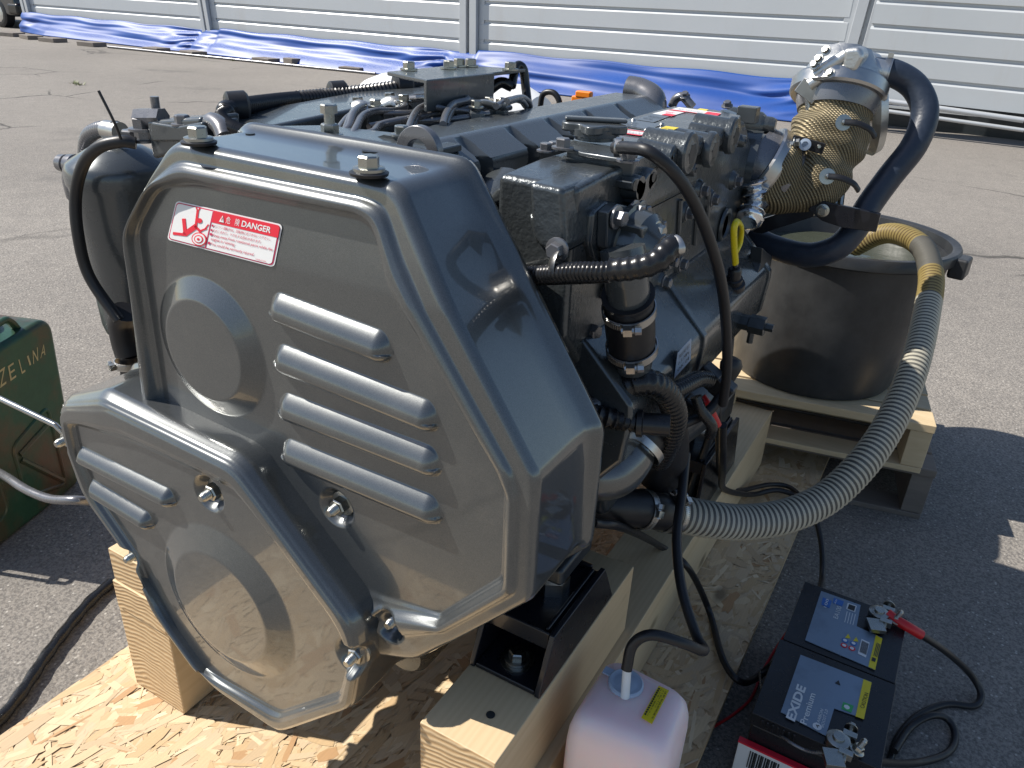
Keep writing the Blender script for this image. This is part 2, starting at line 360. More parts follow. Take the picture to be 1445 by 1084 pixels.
# ------------------------------------------------------------------ wall
t=NT('white_wall_sheet'); n=t.noise(.9,5,.6); dr=t.ramp(t.noise(1.0,6,.7,t.co((2.2,1,.35))),[(.55,0.),(.85,1.)])
c=t.mix(n,(.46,.49,.51),(.54,.56,.575)); c=t.mix(t.math('MULTIPLY',dr,.28),c,(.36,.30,.24)); t.set(Base_Color=c,Roughness=.42,Metallic=.1); M['wall']=t.mat
M['post']=simple('galvanised_post',(.50,.52,.54),.45,.4,.12,3)
YWL=14.8
wl=thing('ribbed_wall',(-10,YWL+.2,GZ),'long white wall of horizontal ribbed sheets behind the blue tarpaulin','wall')
secs=[(-25.0,-17.62,.30,.345),(-17.33,-9.83,.345,.36),(-9.42,-2.35,.37,.44),(-1.95,7.5,.38,.25)]
for si,(x0,x1,z0,z1) in enumerate(secs):
    sp=.355; y=YWL-(.35 if si==3 else 0)
    for k in range(9):
        def pt(x,dy,dz): 
            f=(x-x0)/(x1-x0); return (x,y+dy,z0+(z1-z0)*f+k*sp+dz)
        mb=MB(); prof=[(0,0),(0,sp-.085),(.035,sp-.040),(.035,sp-.002),(.09,sp-.002),(.09,0)]
        A=[pt(x0,*q) for q in prof]; B=[pt(x1,*q) for q in prof]; n_=len(prof)
        mb.add(A+B,[tuple(range(n_)),tuple(reversed(range(n_,2*n_)))]+[(i,(i+1)%n_,n_+(i+1)%n_,n_+i) for i in range(n_)])
        build(mb,'wall_sheet',M['wall'],wl,smooth=0)
    mb=MB(); mb.box((x0,y-.02,z0-.10 if si==3 else z0-.06),(x1,y+.12,min(z0,z1)-.005)); build(mb,'sill_rail',M['post'],wl,smooth=0)
for px,xb,xt,wd in ((75,-25.1,-25.35,.32),(300,-17.45,-17.75,.32),(672,-9.62,-9.7,.42),(1235,-2.12,-1.95,.42)):
    mb=MB(); y=YWL-.08
    for o_ in (-wd/2,wd*.08): mb.prism([(xb+o_,y-.02,.28),(xb+o_+wd*.40,y-.02,.28),(xt+o_+wd*.40,y-.02,3.6),(xt+o_,y-.02,3.6)],(0,.1,0))
    mb.box((xb-wd/2-.1,y+.085,.25),(xb+wd/2+.1,y+.14,3.6))
    build(mb,'post',M['post'],wl,smooth=0,bevel=.01)
mb=MB(); mb.box((-24.9,YWL+.5,GZ),(7.4,YWL+.9,.6)); build(mb,'gap_shade_footing',M['dark'],wl,smooth=0)  # recessed base, coloured dark to paint in the shade of the gap below the sheets
# tarpaulin
t=NT('blue_tarpaulin'); n=t.noise(1.6,4,.6); t.set(Base_Color=t.mix(n,(.006,.045,.23),(.014,.085,.36)),Roughness=.46); t.bump(t.noise(120,2,.5),.1,.004); M['tarp']=t.mat
def tp(u,v):
    x=-25.3+22.6*u; e=min(1,u*14)
    topz=.42-.015*math.sin(3.1*x)+(.10 if x>-9.4 else .04)*(x>-17); yt=YWL-.07
    q=v; y=yt-.50*q**2.0*(.35+.65*e); z=topz*(1-q)+(GZ+.012)*q
    ph=(x+25.3)/7.6%1
    fold=.045*math.sin(7.5*q-.55*x+1.0*math.sin(.5*x))+.018*math.sin(15*q-.9*x+.8*math.sin(.9*x))+.006*math.sin(30*q-.7*x)+.012*math.sin(2.6*x+8*q)
    fold+=.05*math.exp(-((ph if ph<.5 else 1-ph)*9)**2)*math.sin(50*(ph-.5*(ph>.5))*(.4+q))
    y-=fold*math.sin(math.pi*q**.8)+.09*math.sin(math.pi*q)
    return (x,y,max(z,GZ+.01))
mb=MB(); mb.grid(tp,420,26); o=build(mb,'tarpaulin',M['tarp'],smooth=80,recalc=False); tag(o,'blue tarpaulin hanging in folds along the foot of the white wall','tarpaulin')
so_=o.modifiers.new('thick','SOLIDIFY'); so_.thickness=.006
def pipe(a,b,label):
    mb=MB(); mb.tube([a,b],.028,10,sm=False); tag(build(mb,'steel_pipe',M['gpipe']),label,'pipe','pipes holding down the tarpaulin')
pipe(P(152,66,z=GZ+.03),P(530,104,z=GZ+.03),'grey pipe along the tarpaulin edge at the left of the photo')
pipe(P(560,108,z=GZ+.03),P(1128,162,z=GZ+.03),'grey pipe along the tarpaulin edge behind the engine')
labs=['leftmost wood block below the parked car','second wood block from the left at the tarpaulin','third wood block from the left at the tarpaulin','wood block left of the first wide gap along the tarpaulin','wood block left of the second wall post','wood block just left of the second wall post base','wood block in the middle of the tarpaulin edge','small brick beside the middle wood block','wood block nearest the engine on the tarpaulin edge','wood block behind the orange cap','wood block behind the filler hose at the pipe']
for i,(px,py,wd) in enumerate([(20,51,.62),(49,55,.62),(79,59,.62),(134,65,.60),(225,73,.55),(277,78,.58),(380,88,.55),(420,91,.36),(502,101,.52),(787,127,.42),(890,150,.4)]):
    c_=P(px,py,z=GZ); mb=MB(); R_2=Matrix.Rotation(random.uniform(-.25,.25),3,'Z'); hh=.10 if i!=7 else .14
    mb.box(c_+V((-wd/2,-.28,.001)),c_+V((wd/2,.12,hh)),R=R_2)
    tag(build(mb,'wood_block',M['oldwood'],smooth=0,bevel=.008),labs[i],'block','wood blocks weighing down the tarpaulin')
c_=P(1237,172,z=GZ); mb=MB(); mb.box(c_+V((-.18,-.1,.001)),c_+V((.18,.4,.36))); tag(build(mb,'support_block',M['post'],smooth=0,bevel=.01),'concrete block under the right wall section','block')
mb=MB(); mb.tube([P(1190,134,y=14.3),P(1445,170,y=14.3)],.04,10,sm=False); mb.tube([P(1190,148,y=14.3),P(1445,184,y=14.3)],.03,10,sm=False); build(mb,'bottom_rail',M['post'],wl)
# weeds
mb=MB()
for cx_,cy_ in ((105,118),(112,120),(330,86)):
    c_=P(cx_,cy_,z=GZ)
    for k in range(22):
        a=random.uniform(0,6.28); l=random.uniform(.04,.12); d=V((math.cos(a),math.sin(a),0)); b=c_+d*random.uniform(0,.08); tpt=b+d*l*.6+V((0,0,l*.55)); s_=V((-d.y,d.x,0))*.008
        mb.add([b-s_,b+s_,tpt],[(0,1,2)])
M['weed']=simple('weed_leaf',(.16,.19,.06),.6,0,.3,10); tag(build(mb,'weeds',M['weed'],smooth=0),'small weed tufts growing from the asphalt cracks','weeds',kind='stuff')
# parked car (rear corner shows at the top left)
M['carpaint']=simple('dark_car_paint',(.018,.022,.028),.14,.3,.05,4,coat=1)
car=thing('parked_car',(-29.6,16.3,GZ),'dark car parked at the far end of the white wall','car')
prof=[(-3.2,.42),(-3.1,.85),(-2.9,1.05),(-1.6,1.12),(-.8,1.72),(1.4,1.80),(2.4,1.28),(2.95,1.2),(3.1,.95),(3.15,.55),(3.0,.36),(2.5,.32),(-2.9,.32)]
mb=MB(); X0,Y0=-29.55,15.2
for y0,y1,ins in ((0,2.5,0),):
    mb.prism([(X0+a,Y0,GZ+b) for a,b in prof],(0,2.5,0))
build(mb,'body',M['carpaint'],car,bevel=.12,seg=4)
mb=MB(); mb.prism([(X0+a,Y0-.012,GZ+b) for a,b in ((-1.3,1.16),(-.7,1.62),(1.3,1.70),(2.1,1.25))],(0,.02,0)); build(mb,'side_window',M['ink'],car,smooth=0)
for a in (-2.1,2.15):
    mb=MB(); mb.lathe((X0+a,Y0-.03,GZ+.42),(0,1,0),[(0,.30),(0,.36),(.03,.42),(.28,.42),(.3,.38)],32); wh=build(mb,'wheel',M['rubber'],car)
    mb=MB(); mb.lathe((X0+a,Y0-.045,GZ+.42),(0,1,0),[(0,.07),(.012,.26),(.02,.28)],10); build(mb,'rim',M['alu'],wh)
mb=MB(); mb.box((X0+3.02,Y0+.15,GZ+.85),(X0+3.2,Y0+.6,GZ+1.15)); build(mb,'tail_lamp',M['redrub'],car,bevel=.02)
mb=MB(); mb.box((X0+2.7,Y0-.03,GZ+.4),(X0+3.22,Y0+2.53,GZ+.72)); build(mb,'bumper',M['plastic'],car,bevel=.08,seg=3)
# ------------------------------------------------------------------ jerrycan
jc=thing('jerrycan',(-2.6,1.05,GZ),'dented green metal jerrycan with scratched lettering left of the engine','jerrycan')
t=NT('worn_green_enamel'); n=t.noise(5,6,.65); n2=t.noise(28,5,.7)
c=t.mix(n2,(.014,.055,.032),(.03,.10,.06)); c=t.mix(t.ramp(n,[(.44,0.),(.62,.85)]),c,(.11,.052,.03)); t.set(Base_Color=c,Roughness=t.math('ADD',t.math('MULTIPLY',n2,.25),.22),Metallic=.2); t.bump(n,.3,.01); M['jgreen']=t.mat
jn=V((.942,.335,0)); ju=V((-.335,.942,0)); jb=P(107,687,z=GZ); Lj,Tj,Hj=.46,.25,.66
def jp(u,v,z): return jb-ju*u-jn*v+V((0,0,z))
def rr(pts,r,n=6):
    o_=[];N_=len(pts)
    for i in range(N_):
        p=V(pts[i]);a=V(pts[i-1]);b=V(pts[(i+1)%N_]); r_=r[i] if isinstance(r,(list,tuple)) else r
        d1=(a-p).normalized();d2=(b-p).normalized(); r_=min(r_,(a-p).length*.48,(b-p).length*.48); p1=p+d1*r_;p2=p+d2*r_
        for k in range(n+1):
            t_=k/n; o_.append(p1*(1-t_)**2+p*2*t_*(1-t_)+p2*t_**2)
    return o_
outl=rr([V((-.03,0)),V((Lj,0)),V((Lj,Hj-.12)),V((Lj-.2,Hj-.03)),V((-.075,Hj))],[.03,.03,.05,.08,.07])
mb=MB(); mb.prism([jp(p.x,0,p.y) for p in outl],-jn*Tj); build(mb,'body',M['jgreen'],jc,bevel=.024,seg=4)
mb=MB()
mb.tube([jp(.05,Tj/2,Hj*.5),jp(Lj-.05,Tj/2,Hj*.5)],.01,6,sm=False)
for (a,b) in (((.05,.06),(.20,.24)),((.05,.30),(.20,.26)),((.49,.06),(.34,.24)),((.49,.30),(.34,.26))):
    mb.tube([jp(a[0],.004,a[1]),jp(b[0],.004,b[1])],.012,8,sm=False)
q=rr([V((.04,.04)),V((.22,.10)),V((.22,.30)),V((.04,.36))],.03)
mb.tube([jp(p.x,.002,p.y) for p in q+[q[0]]],.008,8,sm=False)
q=rr([V((.30,.10)),V((.48,.04)),V((.48,.36)),V((.30,.30))],.03)
mb.tube([jp(p.x,.002,p.y) for p in q+[q[0]]],.008,8,sm=False)
build(mb,'embossed_rib',M['jgreen'],jc)
for v in (.045,.125,.205):
    mb=MB(); mb.tube([jp(.03,v,Hj-.03),jp(.06,v,Hj+.022),jp(.10,v,Hj+.03),jp(.26,v,Hj+.0),jp(.32,v,Hj-.03),jp(.34,v,Hj-.09)],.014,10,flat=.8); build(mb,'handle',M['jgreen'],jc)
mb=MB()
q0=on_plane(0,548,jp(0,0,0),jn); 
for ch,(bx_,by_,tx_,ty_,w_) in zip('ZELINA',[(0,548,-2,524,9),(15,538,11,517,8),(31,528,26,508,5),(42,516,38,503,2),(47,514,46,495,7),(57,506,58,489,7)]):
    a=on_plane(bx_,by_,jp(0,-.001,0),jn); b=on_plane(bx_+w_,by_-w_*.75,jp(0,-.001,0),jn); c_=on_plane(tx_,ty_,jp(0,-.001,0),jn); text_mb(ch,(a,b,c_),mb)
M['scratch']=simple('pale_scratched_metal',(.42,.38,.22),.5,.3,.3,60); build(mb,'lettering',M['scratch'],jc,smooth=0,recalc=False)
# ------------------------------------------------------------------ batteries
BZ=.142
def battery(x0,x1,y0,y1,label,lab,extra):
    r=thing('car_battery',((x0+x1)/2,(y0+y1)/2,GZ),label,'battery','batteries on the asphalt')
    mb=MB(); mb.box((x0,y0,GZ+.001),(x1,y1,.10)); build(mb,'case',M['plastic'],r,bevel=.006)
    mb=MB(); mb.box((x0-.004,y0-.003,.1005),(x1+.004,y1+.003,.137)); 
    for k in range(7): mb.box((x0+.02+k*.012,y0-.007,.105),(x0+.026+k*.012,y0-.003,.13))
    build(mb,'lid',M['plastic'],r,bevel=.007)
    mb=MB(); mb.prism([P(px,py,z=.1385) for px,py in lab],(0,0,.002)); ld=build(mb,'print_panel',M['blabel'],r,smooth=0)
    extra(r,ld); return r
t=NT('grey_blue_foil_label'); n=t.noise(9,6,.7); c=t.mix(t.ramp(n,[(.45,0.),(.8,.6)]),(.24,.31,.40),(.10,.11,.13)); t.set(Base_Color=c,Roughness=.3,Metallic=.35); M['blabel']=t.mat
def ptext(mb,s,bl,br,tl,m=0,z=.1415,bold=.006): return text_mb(s,[P(*bl,z=z),P(*br,z=z),P(*tl,z=z)],mb,m,0,bold=bold)
def quadp(mb,pts,m=0,z=.1411,th=.0006): return mb.prism([P(*p,z=z) for p in pts],(0,0,th),m)
def z6(x,y): return (980+x/3.1075,780+y/3.1075)
def ex1(r,ld):
    mb=MB(); quadp(mb,[z6(795,362),z6(824,378),z6(792,514),z6(762,500)]); yl=build(mb,'yellow_strip',[M['yellow']],ld,smooth=0)
    mb=MB(); mats=[M['white'],M['blueink'],M['ink'],M['red'],M['yellow']]
    quadp(mb,[z6(732,378),z6(768,395),z6(752,460),z6(716,443)],0)
    for k in range(9): quadp(mb,[z6(735+3.4*k,386+1.6*k),z6(737+3.4*k,387+1.6*k),z6(726+3.4*k,436+1.6*k),z6(724+3.4*k,435+1.6*k)],2,z=.1419)
    for cx_,cy_,m_ in ((660,385,1),(697,398,1),(656,407,3),(690,420,3)):
        c_=P(*z6(cx_,cy_),z=.1411); mb.lathe(c_,(0,0,1),[(0,.0085),(.0006,.0085)],16,m_); mb.lathe(c_+V((0,0,.0008)),(0,0,1),[(0,.005),(.0004,.005)],12,0)
    for cx_,cy_ in ((672,366),(707,380)): quadp(mb,[z6(cx_-12,cy_+8),z6(cx_+12,cy_+10),z6(cx_+2,cy_-10)],4)
    quadp(mb,[z6(563,196),z6(602,212),z6(592,244),z6(556,228)],1); quadp(mb,[z6(612,198),z6(655,214),z6(648,236),z6(606,220)],1)
    quadp(mb,[z6(672,220),z6(712,234),z6(704,262),z6(664,247)],0,z=.1411); quadp(mb,[z6(678,226),z6(706,236),z6(700,256),z6(671,245)],2,z=.1419)
    ptext(mb,'100',z6(578,242),z6(590,205),z6(566,238),0,z=.1423)
    ptext(mb,'Ah',z6(618,228),z6(626,208),z6(612,222),0,z=.1423)
    ptext(mb,'EA1001',z6(628,292),z6(648,232),z6(608,284),0)
    for k in range(4): quadp(mb,[z6(668+12*k,258+4*k),z6(671+12*k,259+4*k),z6(660+12*k,306+4*k),z6(657+12*k,305+4*k)],0,z=.1411)
    build(mb,'printing',mats,ld,smooth=0,recalc=False)
    mb=MB()
    for k in range(4): quadp(mb,[z6(800+6*k,395+3*k),z6(803+6*k,396+3*k),z6(788+6*k,452+3*k),z6(785+6*k,451+3*k)],0,z=.1423)
    quadp(mb,[z6(780,458),z6(796,465),z6(792,480),z6(776,473)],0,z=.1423); build(mb,'fine_print',M['ink'],ld,smooth=0)
def ex2(r,ld):
    mb=MB(); quadp(mb,[z6(741,555),z6(777,570),z6(743,731),z6(706,718)]); build(mb,'yellow_strip',[M['yellow']],ld,smooth=0)
    mb=MB(); ptext(mb,'CAUTION',z6(744,684),z6(764,618),z6(726,678),0,z=.1423); build(mb,'caution_print',M['ink'],ld,smooth=0,recalc=False)
    mb=MB(); mats=[M['white'],M['green'],M['ink']]
    ptext(mb,'EXIDE',z6(440,742),z6(490,592),z6(400,722),0,bold=.035); ptext(mb,'Premium',z6(492,756),z6(532,622),z6(462,744),0,bold=.015)
    ptext(mb,'CARBON',z6(545,760),z6(566,690),z6(532,752),0); ptext(mb,'BOOST 2.0',z6(566,768),z6(586,692),z6(553,760),0)
    mb.lathe(P(*z6(538,762),z=.1411),(0,0,1),[(0,.010),(.0006,.010)],18,0)
    text_mb('4',[P(*z6(546,770),z=.1423),P(*z6(550,757),z=.1423),P(*z6(529,764),z=.1423)],mb,2)
    quadp(mb,[z6(652,655),z6(698,672),z6(688,702),z6(644,684)],1); mb.lathe(P(*z6(668,677),z=.1419),(0,0,1),[(0,.007),(.0005,.007)],6,0)
    quadp(mb,[z6(616,572),z6(640,582),z6(632,560)],2)
    build(mb,'printing',mats,ld,smooth=0,recalc=False)
b1=battery(-.098,.165,1.705,1.965,'rear battery with a blue and silver top beside the red terminal lead',[(1158.6,834.7),(1214.3,854.7),(1208.5,884.6),(1244.5,900.7),(1234.2,945.7),(1136,903.9)],ex1)
b2=battery(-.105,.168,1.425,1.695,'front battery with big white lettering and a yellow caution strip',[(1129.6,924.8),(1229.4,963.4),(1218.8,1014.9),(1177,1000.4),(1165,1039),(1101.6,1005.3)],ex2)
def terminal(c_,r,name):
    mb=MB(); mb.lathe(c_,(0,0,1),[(0,.016),(.03,.013)],14); mb.lathe(c_+V((0,0,.004)),(0,0,1),[(0,.026),(.018,.026),(.02,.02)],18)
    mb.box(c_+V((.005,-.035,.006)),c_+V((.035,-.02,.024))); mb.box(c_+V((.005,.02,.006)),c_+V((.035,.035,.024)))
    mb.tube([c_+V((.02,-.05,.015)),c_+V((.02,.055,.015))],.005,8,sm=False); mb.bolt(c_+V((.02,.05,.015)),(0,1,0),.01); mb.bolt(c_+V((.04,0,.01)),(.3,.2,1),.012,stud=.02)
    mb.box(c_+V((-.02,-.075,.008)),c_+V((.02,-.03,.02)),R=Matrix.Rotation(.4,3,'Z'))
    build(mb,name,M['zinc'],r,bevel=.001)
terminal(P(1180,1052,z=.14),b2,'terminal'); terminal(P(1238,872,z=.14),b1,'terminal')
mb=MB()
for k in range(5): mb.tube([P(1212+k*9,940+k*22,z=.139),P(1219+k*9,938+k*22,z=.139)],.002,6,sm=False)
# carton under the batteries' lower edge
mb=MB(); mb.box((-.12,1.408,GZ+.001),(.10,1.421,.045)); cb=thing('carton_strip',(0,1.4,GZ),'torn white carton with red edge leaning on the front battery','carton')
build(mb,'panel',M['white'],cb,smooth=0,bevel=.002)
mb=MB(); mb.box((-.121,1.406,.0455),(.101,1.421,.051)); build(mb,'red_edge',M['red'],cb,smooth=0)
mb=MB()
for k in range(14): mb.box((-.09+k*.005,1.4065,-.02),(-.0875+k*.005+.001*(k%3),1.4076,.035))
text_mb('2892',[(-.01,1.4060,.0),(.03,1.4060,.0),(-.01,1.4060,.03)],mb,0)
build(mb,'printing',M['ink'],cb,smooth=0,recalc=False)
# ------------------------------------------------------------------ pink canister
t=NT('milky_pink_plastic'); t.set(Base_Color=(.88,.71,.71),Roughness=.32,Subsurface_Weight=.7,Subsurface_Scale=.06,Subsurface_Radius=(1.0,.45,.55)); t.bump(t.noise(12,3,.5),.12,.004); M['pink']=t.mat
CZ=.42
cn=thing('coolant_canister',(-.285,1.06,0),'milky pink plastic canister beside the right beam with a hose in its neck','canister')
q=[P(861,918,z=CZ),P(979.5,978,z=CZ),P(944,1065,z=CZ),P(801,1010,z=CZ)]
qc=sum((p for p in q),V((0,0,0)))/4; q=[qc+(p-qc)*1.0 for p in q]
mb=MB(); bot=[V((p.x,p.y,.002))+(V((p.x-qc.x,p.y-qc.y,0)))*.04 for p in q]
mid=[V((p.x,p.y,CZ-.06))+(V((p.x-qc.x,p.y-qc.y,0)))*.10 for p in q]; top=[qc+(p-qc)*.88 for p in q]
qs=[rr([V((p.x,p.y,p.z)) for p in ring],.035,6) for ring in (bot,mid)]
def ringz(f,z): 
    base=rr([V((qc.x+(p.x-qc.x)*f,qc.y+(p.y-qc.y)*f,z)) for p in q],.032,6); return base
rings=[ringz(.98,.002),ringz(1.04,.012),ringz(1.05,.16),ringz(1.03,.165),ringz(1.03,.19),ringz(1.05,.195),ringz(1.05,CZ-.075),ringz(1.03,CZ-.045),ringz(.97,CZ-.02),ringz(.86,CZ-.004),ringz(.66,CZ),ringz(.3,CZ)]
n_=len(rings[0]); vs=[p for r_ in rings for p in r_]; fs=[(i*n_+k,i*n_+(k+1)%n_,(i+1)*n_+(k+1)%n_,(i+1)*n_+k) for i in range(len(rings)-1) for k in range(n_)]+[tuple(range(n_)),tuple((len(rings)-1)*n_+k for k in range(n_))]
mb.add(vs,fs); build(mb,'body',M['pink'],cn,smooth=60)
M['capgrey']=simple('translucent_grey_cap',(.42,.50,.62),.3,0,.05,10)
cc=P(883,966,z=CZ+.001); mb=MB(); mb.lathe(cc,(0,0,1),[(0,.034),(.006,.034),(.008,.031),(.006,.022),(.0065,.021)],36); mb.box(cc+V((-.05,.0,.001)),cc+V((-.03,.018,.004))); build(mb,'neck_ring',M['capgrey'],cn)
mb=MB(); yq=[P(*p,z=CZ+.002) for p in ((929.5,968),(944,975),(920,1022),(905,1013))]; mb.prism(yq,(0,0,.001)); yl=build(mb,'yellow_sticker',M['yellow'],cn,smooth=0)
mb=MB(); a,b,c_,d_=[p+V((0,0,.0015)) for p in yq]
for i,s_ in enumerate(('注意 取扱説明書を','よく読んでから','LLC をご使用下さい','-------------')):
    f0=.10+.22*i; o_=a.lerp(b,f0+.16)if False else None
    bl=d_.lerp(c_,.0); 
    st0=b.lerp(a,f0+.16); en0=c_.lerp(d_,f0+.16); tp0=b.lerp(a,f0); L0=st0.lerp(en0,.06); L1=st0.lerp(en0,.90 if i!=1 else .6); T0=tp0.lerp(c_.lerp(d_,f0),.06)
    text_mb(s_,(L0,L1,T0),mb,0,res=1)
build(mb,'printing',M['ink'],cn,smooth=0,recalc=False)
# ================================================================== the engine
eng=thing('marine_engine',(-.9,1.6,.43),'grey six cylinder marine diesel engine with a big pressed front belt cover','engine')
YU,YL,YB=.80,.74,.99
def ipchip(x,xs,ys):
    x=np.clip(x,xs[0],xs[-1]); i=np.clip(np.searchsorted(xs,x)-1,0,len(xs)-2); xs=np.array(xs);ys=np.array(ys)
    t=(x-xs[i])/(xs[i+1]-xs[i]); t=t*t*(3-2*t); return ys[i]*(1-t)+ys[i+1]*t
def star(poly,c,th):
    out=np.zeros(len(th)); n=len(poly)
    for k,t_ in enumerate(th):
        dx,dz=math.cos(t_),math.sin(t_); best=0
        for i in range(n):
            ax,az=poly[i][0]-c[0],poly[i][1]-c[1]; bx_,bz=poly[(i+1)%n][0]-c[0],poly[(i+1)%n][1]-c[1]
            ex,ez=bx_-ax,bz-az; den=dx*ez-dz*ex
            if abs(den)<1e-12: continue
            r=(ax*ez-az*ex)/den; s_=(ax*dz-az*dx)/den
            if r>0 and -1e-6<=s_<=1+1e-6: best=max(best,r)
        out[k]=best
    return out
def cover(name,outer,inner,c,y0,yb,prof,feats,ro,ri,NT_=1000,lip=.014,crease=None):
    o2=[(p.x,p.y) for p in rr([V(p) for p in outer],ro,8)]; i2=[(p.x,p.y) for p in rr([V(p) for p in inner],ri,8)]
    th=np.linspace(0,2*math.pi,NT_,endpoint=False); Ro=star(o2,c,th); Ri=star(i2,c,th)
    s_=np.concatenate([np.linspace(0,1,40),[1.06]]); fr=np.linspace(1,0,200)[2:-1]
    X=[];Z=[];Sx=[]
    for a in s_:
        r=Ro+(Ri-Ro)*a; X.append(c[0]+r*np.cos(th)); Z.append(c[1]+r*np.sin(th)); Sx.append(np.full(NT_,a))
    rl=Ro+(Ri-Ro)*1.06
    for a in fr:
        r=rl*a; X.append(c[0]+r*np.cos(th)); Z.append(c[1]+r*np.sin(th)); Sx.append(np.full(NT_,2.))
    X=np.array(X);Z=np.array(Z);Sx=np.array(Sx)
    hgt=lambda X,Z,Sx: ipchip(Sx,[p[0] for p in prof],[p[1] for p in prof])+feats(X,Z,Sx)
    Y=y0-hgt(X,Z,Sx)
    mb=MB(); n=NT_; R_n=len(X)
    ox=c[0]+Ro*np.cos(th); oz=c[1]+Ro*np.sin(th); nx,nz=np.cos(th),np.sin(th)
    yf=Y[0]
    back=[]
    for f in (1,.85,.6,.3,.08,0): 
        yy=yb-.006-(yb-.006-yf)*(1-f); back.append((ox,yf+(yb-.012-yf)*f,oz))
    e1=lip
    back=[(ox+nx*e1*1.0,np.full(n,yb+.004),oz+nz*e1),(ox+nx*e1*1.08,np.full(n,yb-.004),oz+nz*e1*1.08),(ox+nx*e1*.8,np.full(n,yb-.010),oz+nz*e1*.8),(ox+nx*e1*.35,np.full(n,yb-.016),oz+nz*e1*.35),(ox,np.full(n,yb-.032),oz),(ox,np.full(n,yb-.07),oz),(ox,(yf+yb)/2,oz),(ox,yf+.012,oz),(ox,yf+.003,oz)]
    rings=back+[(X[i],Y[i],Z[i]) for i in range(R_n)]
    for a,b,c_ in rings: mb.v+=list(zip(a.tolist(),b.tolist(),c_.tolist()))
    for i in range(len(rings)-1):
        for k in range(n):
            k2=(k+1)%n; mb.f.append((i*n+k,(i+1)*n+k,(i+1)*n+k2,i*n+k2))
    mb.f.append(tuple((len(rings)-1)*n+k for k in range(n))); mb.m=[0]*len(mb.f)
    o=build(mb,name,M['cover'],eng,smooth=60); 
    sm=o.modifiers.new('thick','SOLIDIFY'); sm.thickness=.003; sm.offset=-1
    return o,(lambda x,z:y0-float(hgt(np.array([x]),np.array([z]),np.array([2.]))[0]))
def sstep(t): t=np.clip(t,0,1); return t*t*(3-2*t)
def xz(px,py,y): p=P(px,py,y=y); return (p.x,p.z)
def louver(X,Z,A,B,w,H):
    ax=np.array(A);bx=np.array(B); d=bx-ax; L=np.hypot(*d); d=d/L; nn=np.array([-d[1],d[0]]); 
    if nn[1]<0: nn=-nn
    u=(X-ax[0])*d[0]+(Z-ax[1])*d[1]; v=(X-ax[0])*nn[0]+(Z-ax[1])*nn[1]
    du=np.maximum(0,np.maximum(-u,u-L))/(w*1.05); vv=v/w; pk=-.25
    vn=np.where(vv>pk,(vv-pk)/(1.12-pk),(pk-vv)/(1+pk)*.98)
    q=vn**2+du**2; up=np.clip(1-q,0,1); soft=np.where(vv>pk,up**1.05,up**.55)
    return H*soft
def cone(X,Z,c,r0,r1,H):
    r=np.hypot(X-c[0],Z-c[1]); t=np.clip((r0-r)/(r0-r1),0,1); k=.13
    t=np.where(t<k,t*t/(2*k),np.where(t>1-k,1-k-(1-t)**2/(2*k)+0*t,t-k/2))/(1-k); return H*t
def pocket(X,Z,c,R,r,D): 
    d=np.hypot(X-c[0],Z-c[1]); return -D*sstep((R-d)/(R-r))
# --- upper cover
o_up=[xz(170,330,YU),xz(218,200,YU),xz(545,265,YU),xz(757,680,YU),xz(748,852,YU),xz(582,938,YU),xz(520,930,YU),xz(430,840,YU),xz(300,700,YU),xz(203,690,YU),xz(200,590,YU)]
i_up=[xz(189,328,YU),xz(211,271,YU),xz(502,331,YU),xz(529,421,YU),xz(696,685,YU),xz(693,811,YU),xz(610,863,YU),xz(494,808,YU),xz(441,755,YU),xz(345,640,YU),xz(236,603,YU)]
LU=[((392,440),(526,492)),((398,512),(592,590)),((404,580),(596,654)),((408,644),(598,722))]
la,lb=xz(183,330,YU),xz(529,421,YU); ld=np.array([lb[0]-la[0],lb[1]-la[1]]); ld/=np.hypot(*ld); ln=np.array([-ld[1],ld[0]])
cU=xz(291,494,YU); r0=abs(xz(369,525,YU)[0]-cU[0])*.97
def fU(X,Z,Sx):
    h=np.zeros_like(X)
    d=(X-la[0])*ln[0]+(Z-la[1])*ln[1]
    h-=np.where(d>0,.16*(np.sqrt(d*d+.0001)-.01),0)
    inn=np.clip((Sx-.9)*12,0,1)
    lh=np.zeros_like(X)
    for a,b in LU: lh=np.maximum(lh,louver(X,Z,xz(*a,YU),xz(*b,YU),.0245,.020))
    lh=np.maximum(lh,cone(X,Z,(cU[0],cU[1]),0.130,.088,.020)); h+=lh*inn
    h+=pocket(X,Z,xz(468,722,YU),.040,.019,.020)
    h+=pocket(X,Z,xz(548,884,YU),.036,.020,.024)
    return h
profU=[(0,-.015),(.02,-.010),(.05,-.005),(.10,-.001),(.16,0),(.34,.0),(.44,.009),(.50,.012),(.58,.011),(.74,-.007),(.82,-.012),(1.06,-.012),(3,-.012)]
covU,sU=cover('belt_cover',o_up,i_up,xz(430,560,YU),YU,YB,profU,fU,[.022,.03,.022,.012,.012,.02,.03,.03,.03,.03,.03],[.03]*3+[.008]*8)
covU['label']='large upper front cover with four louvres and a raised disc'
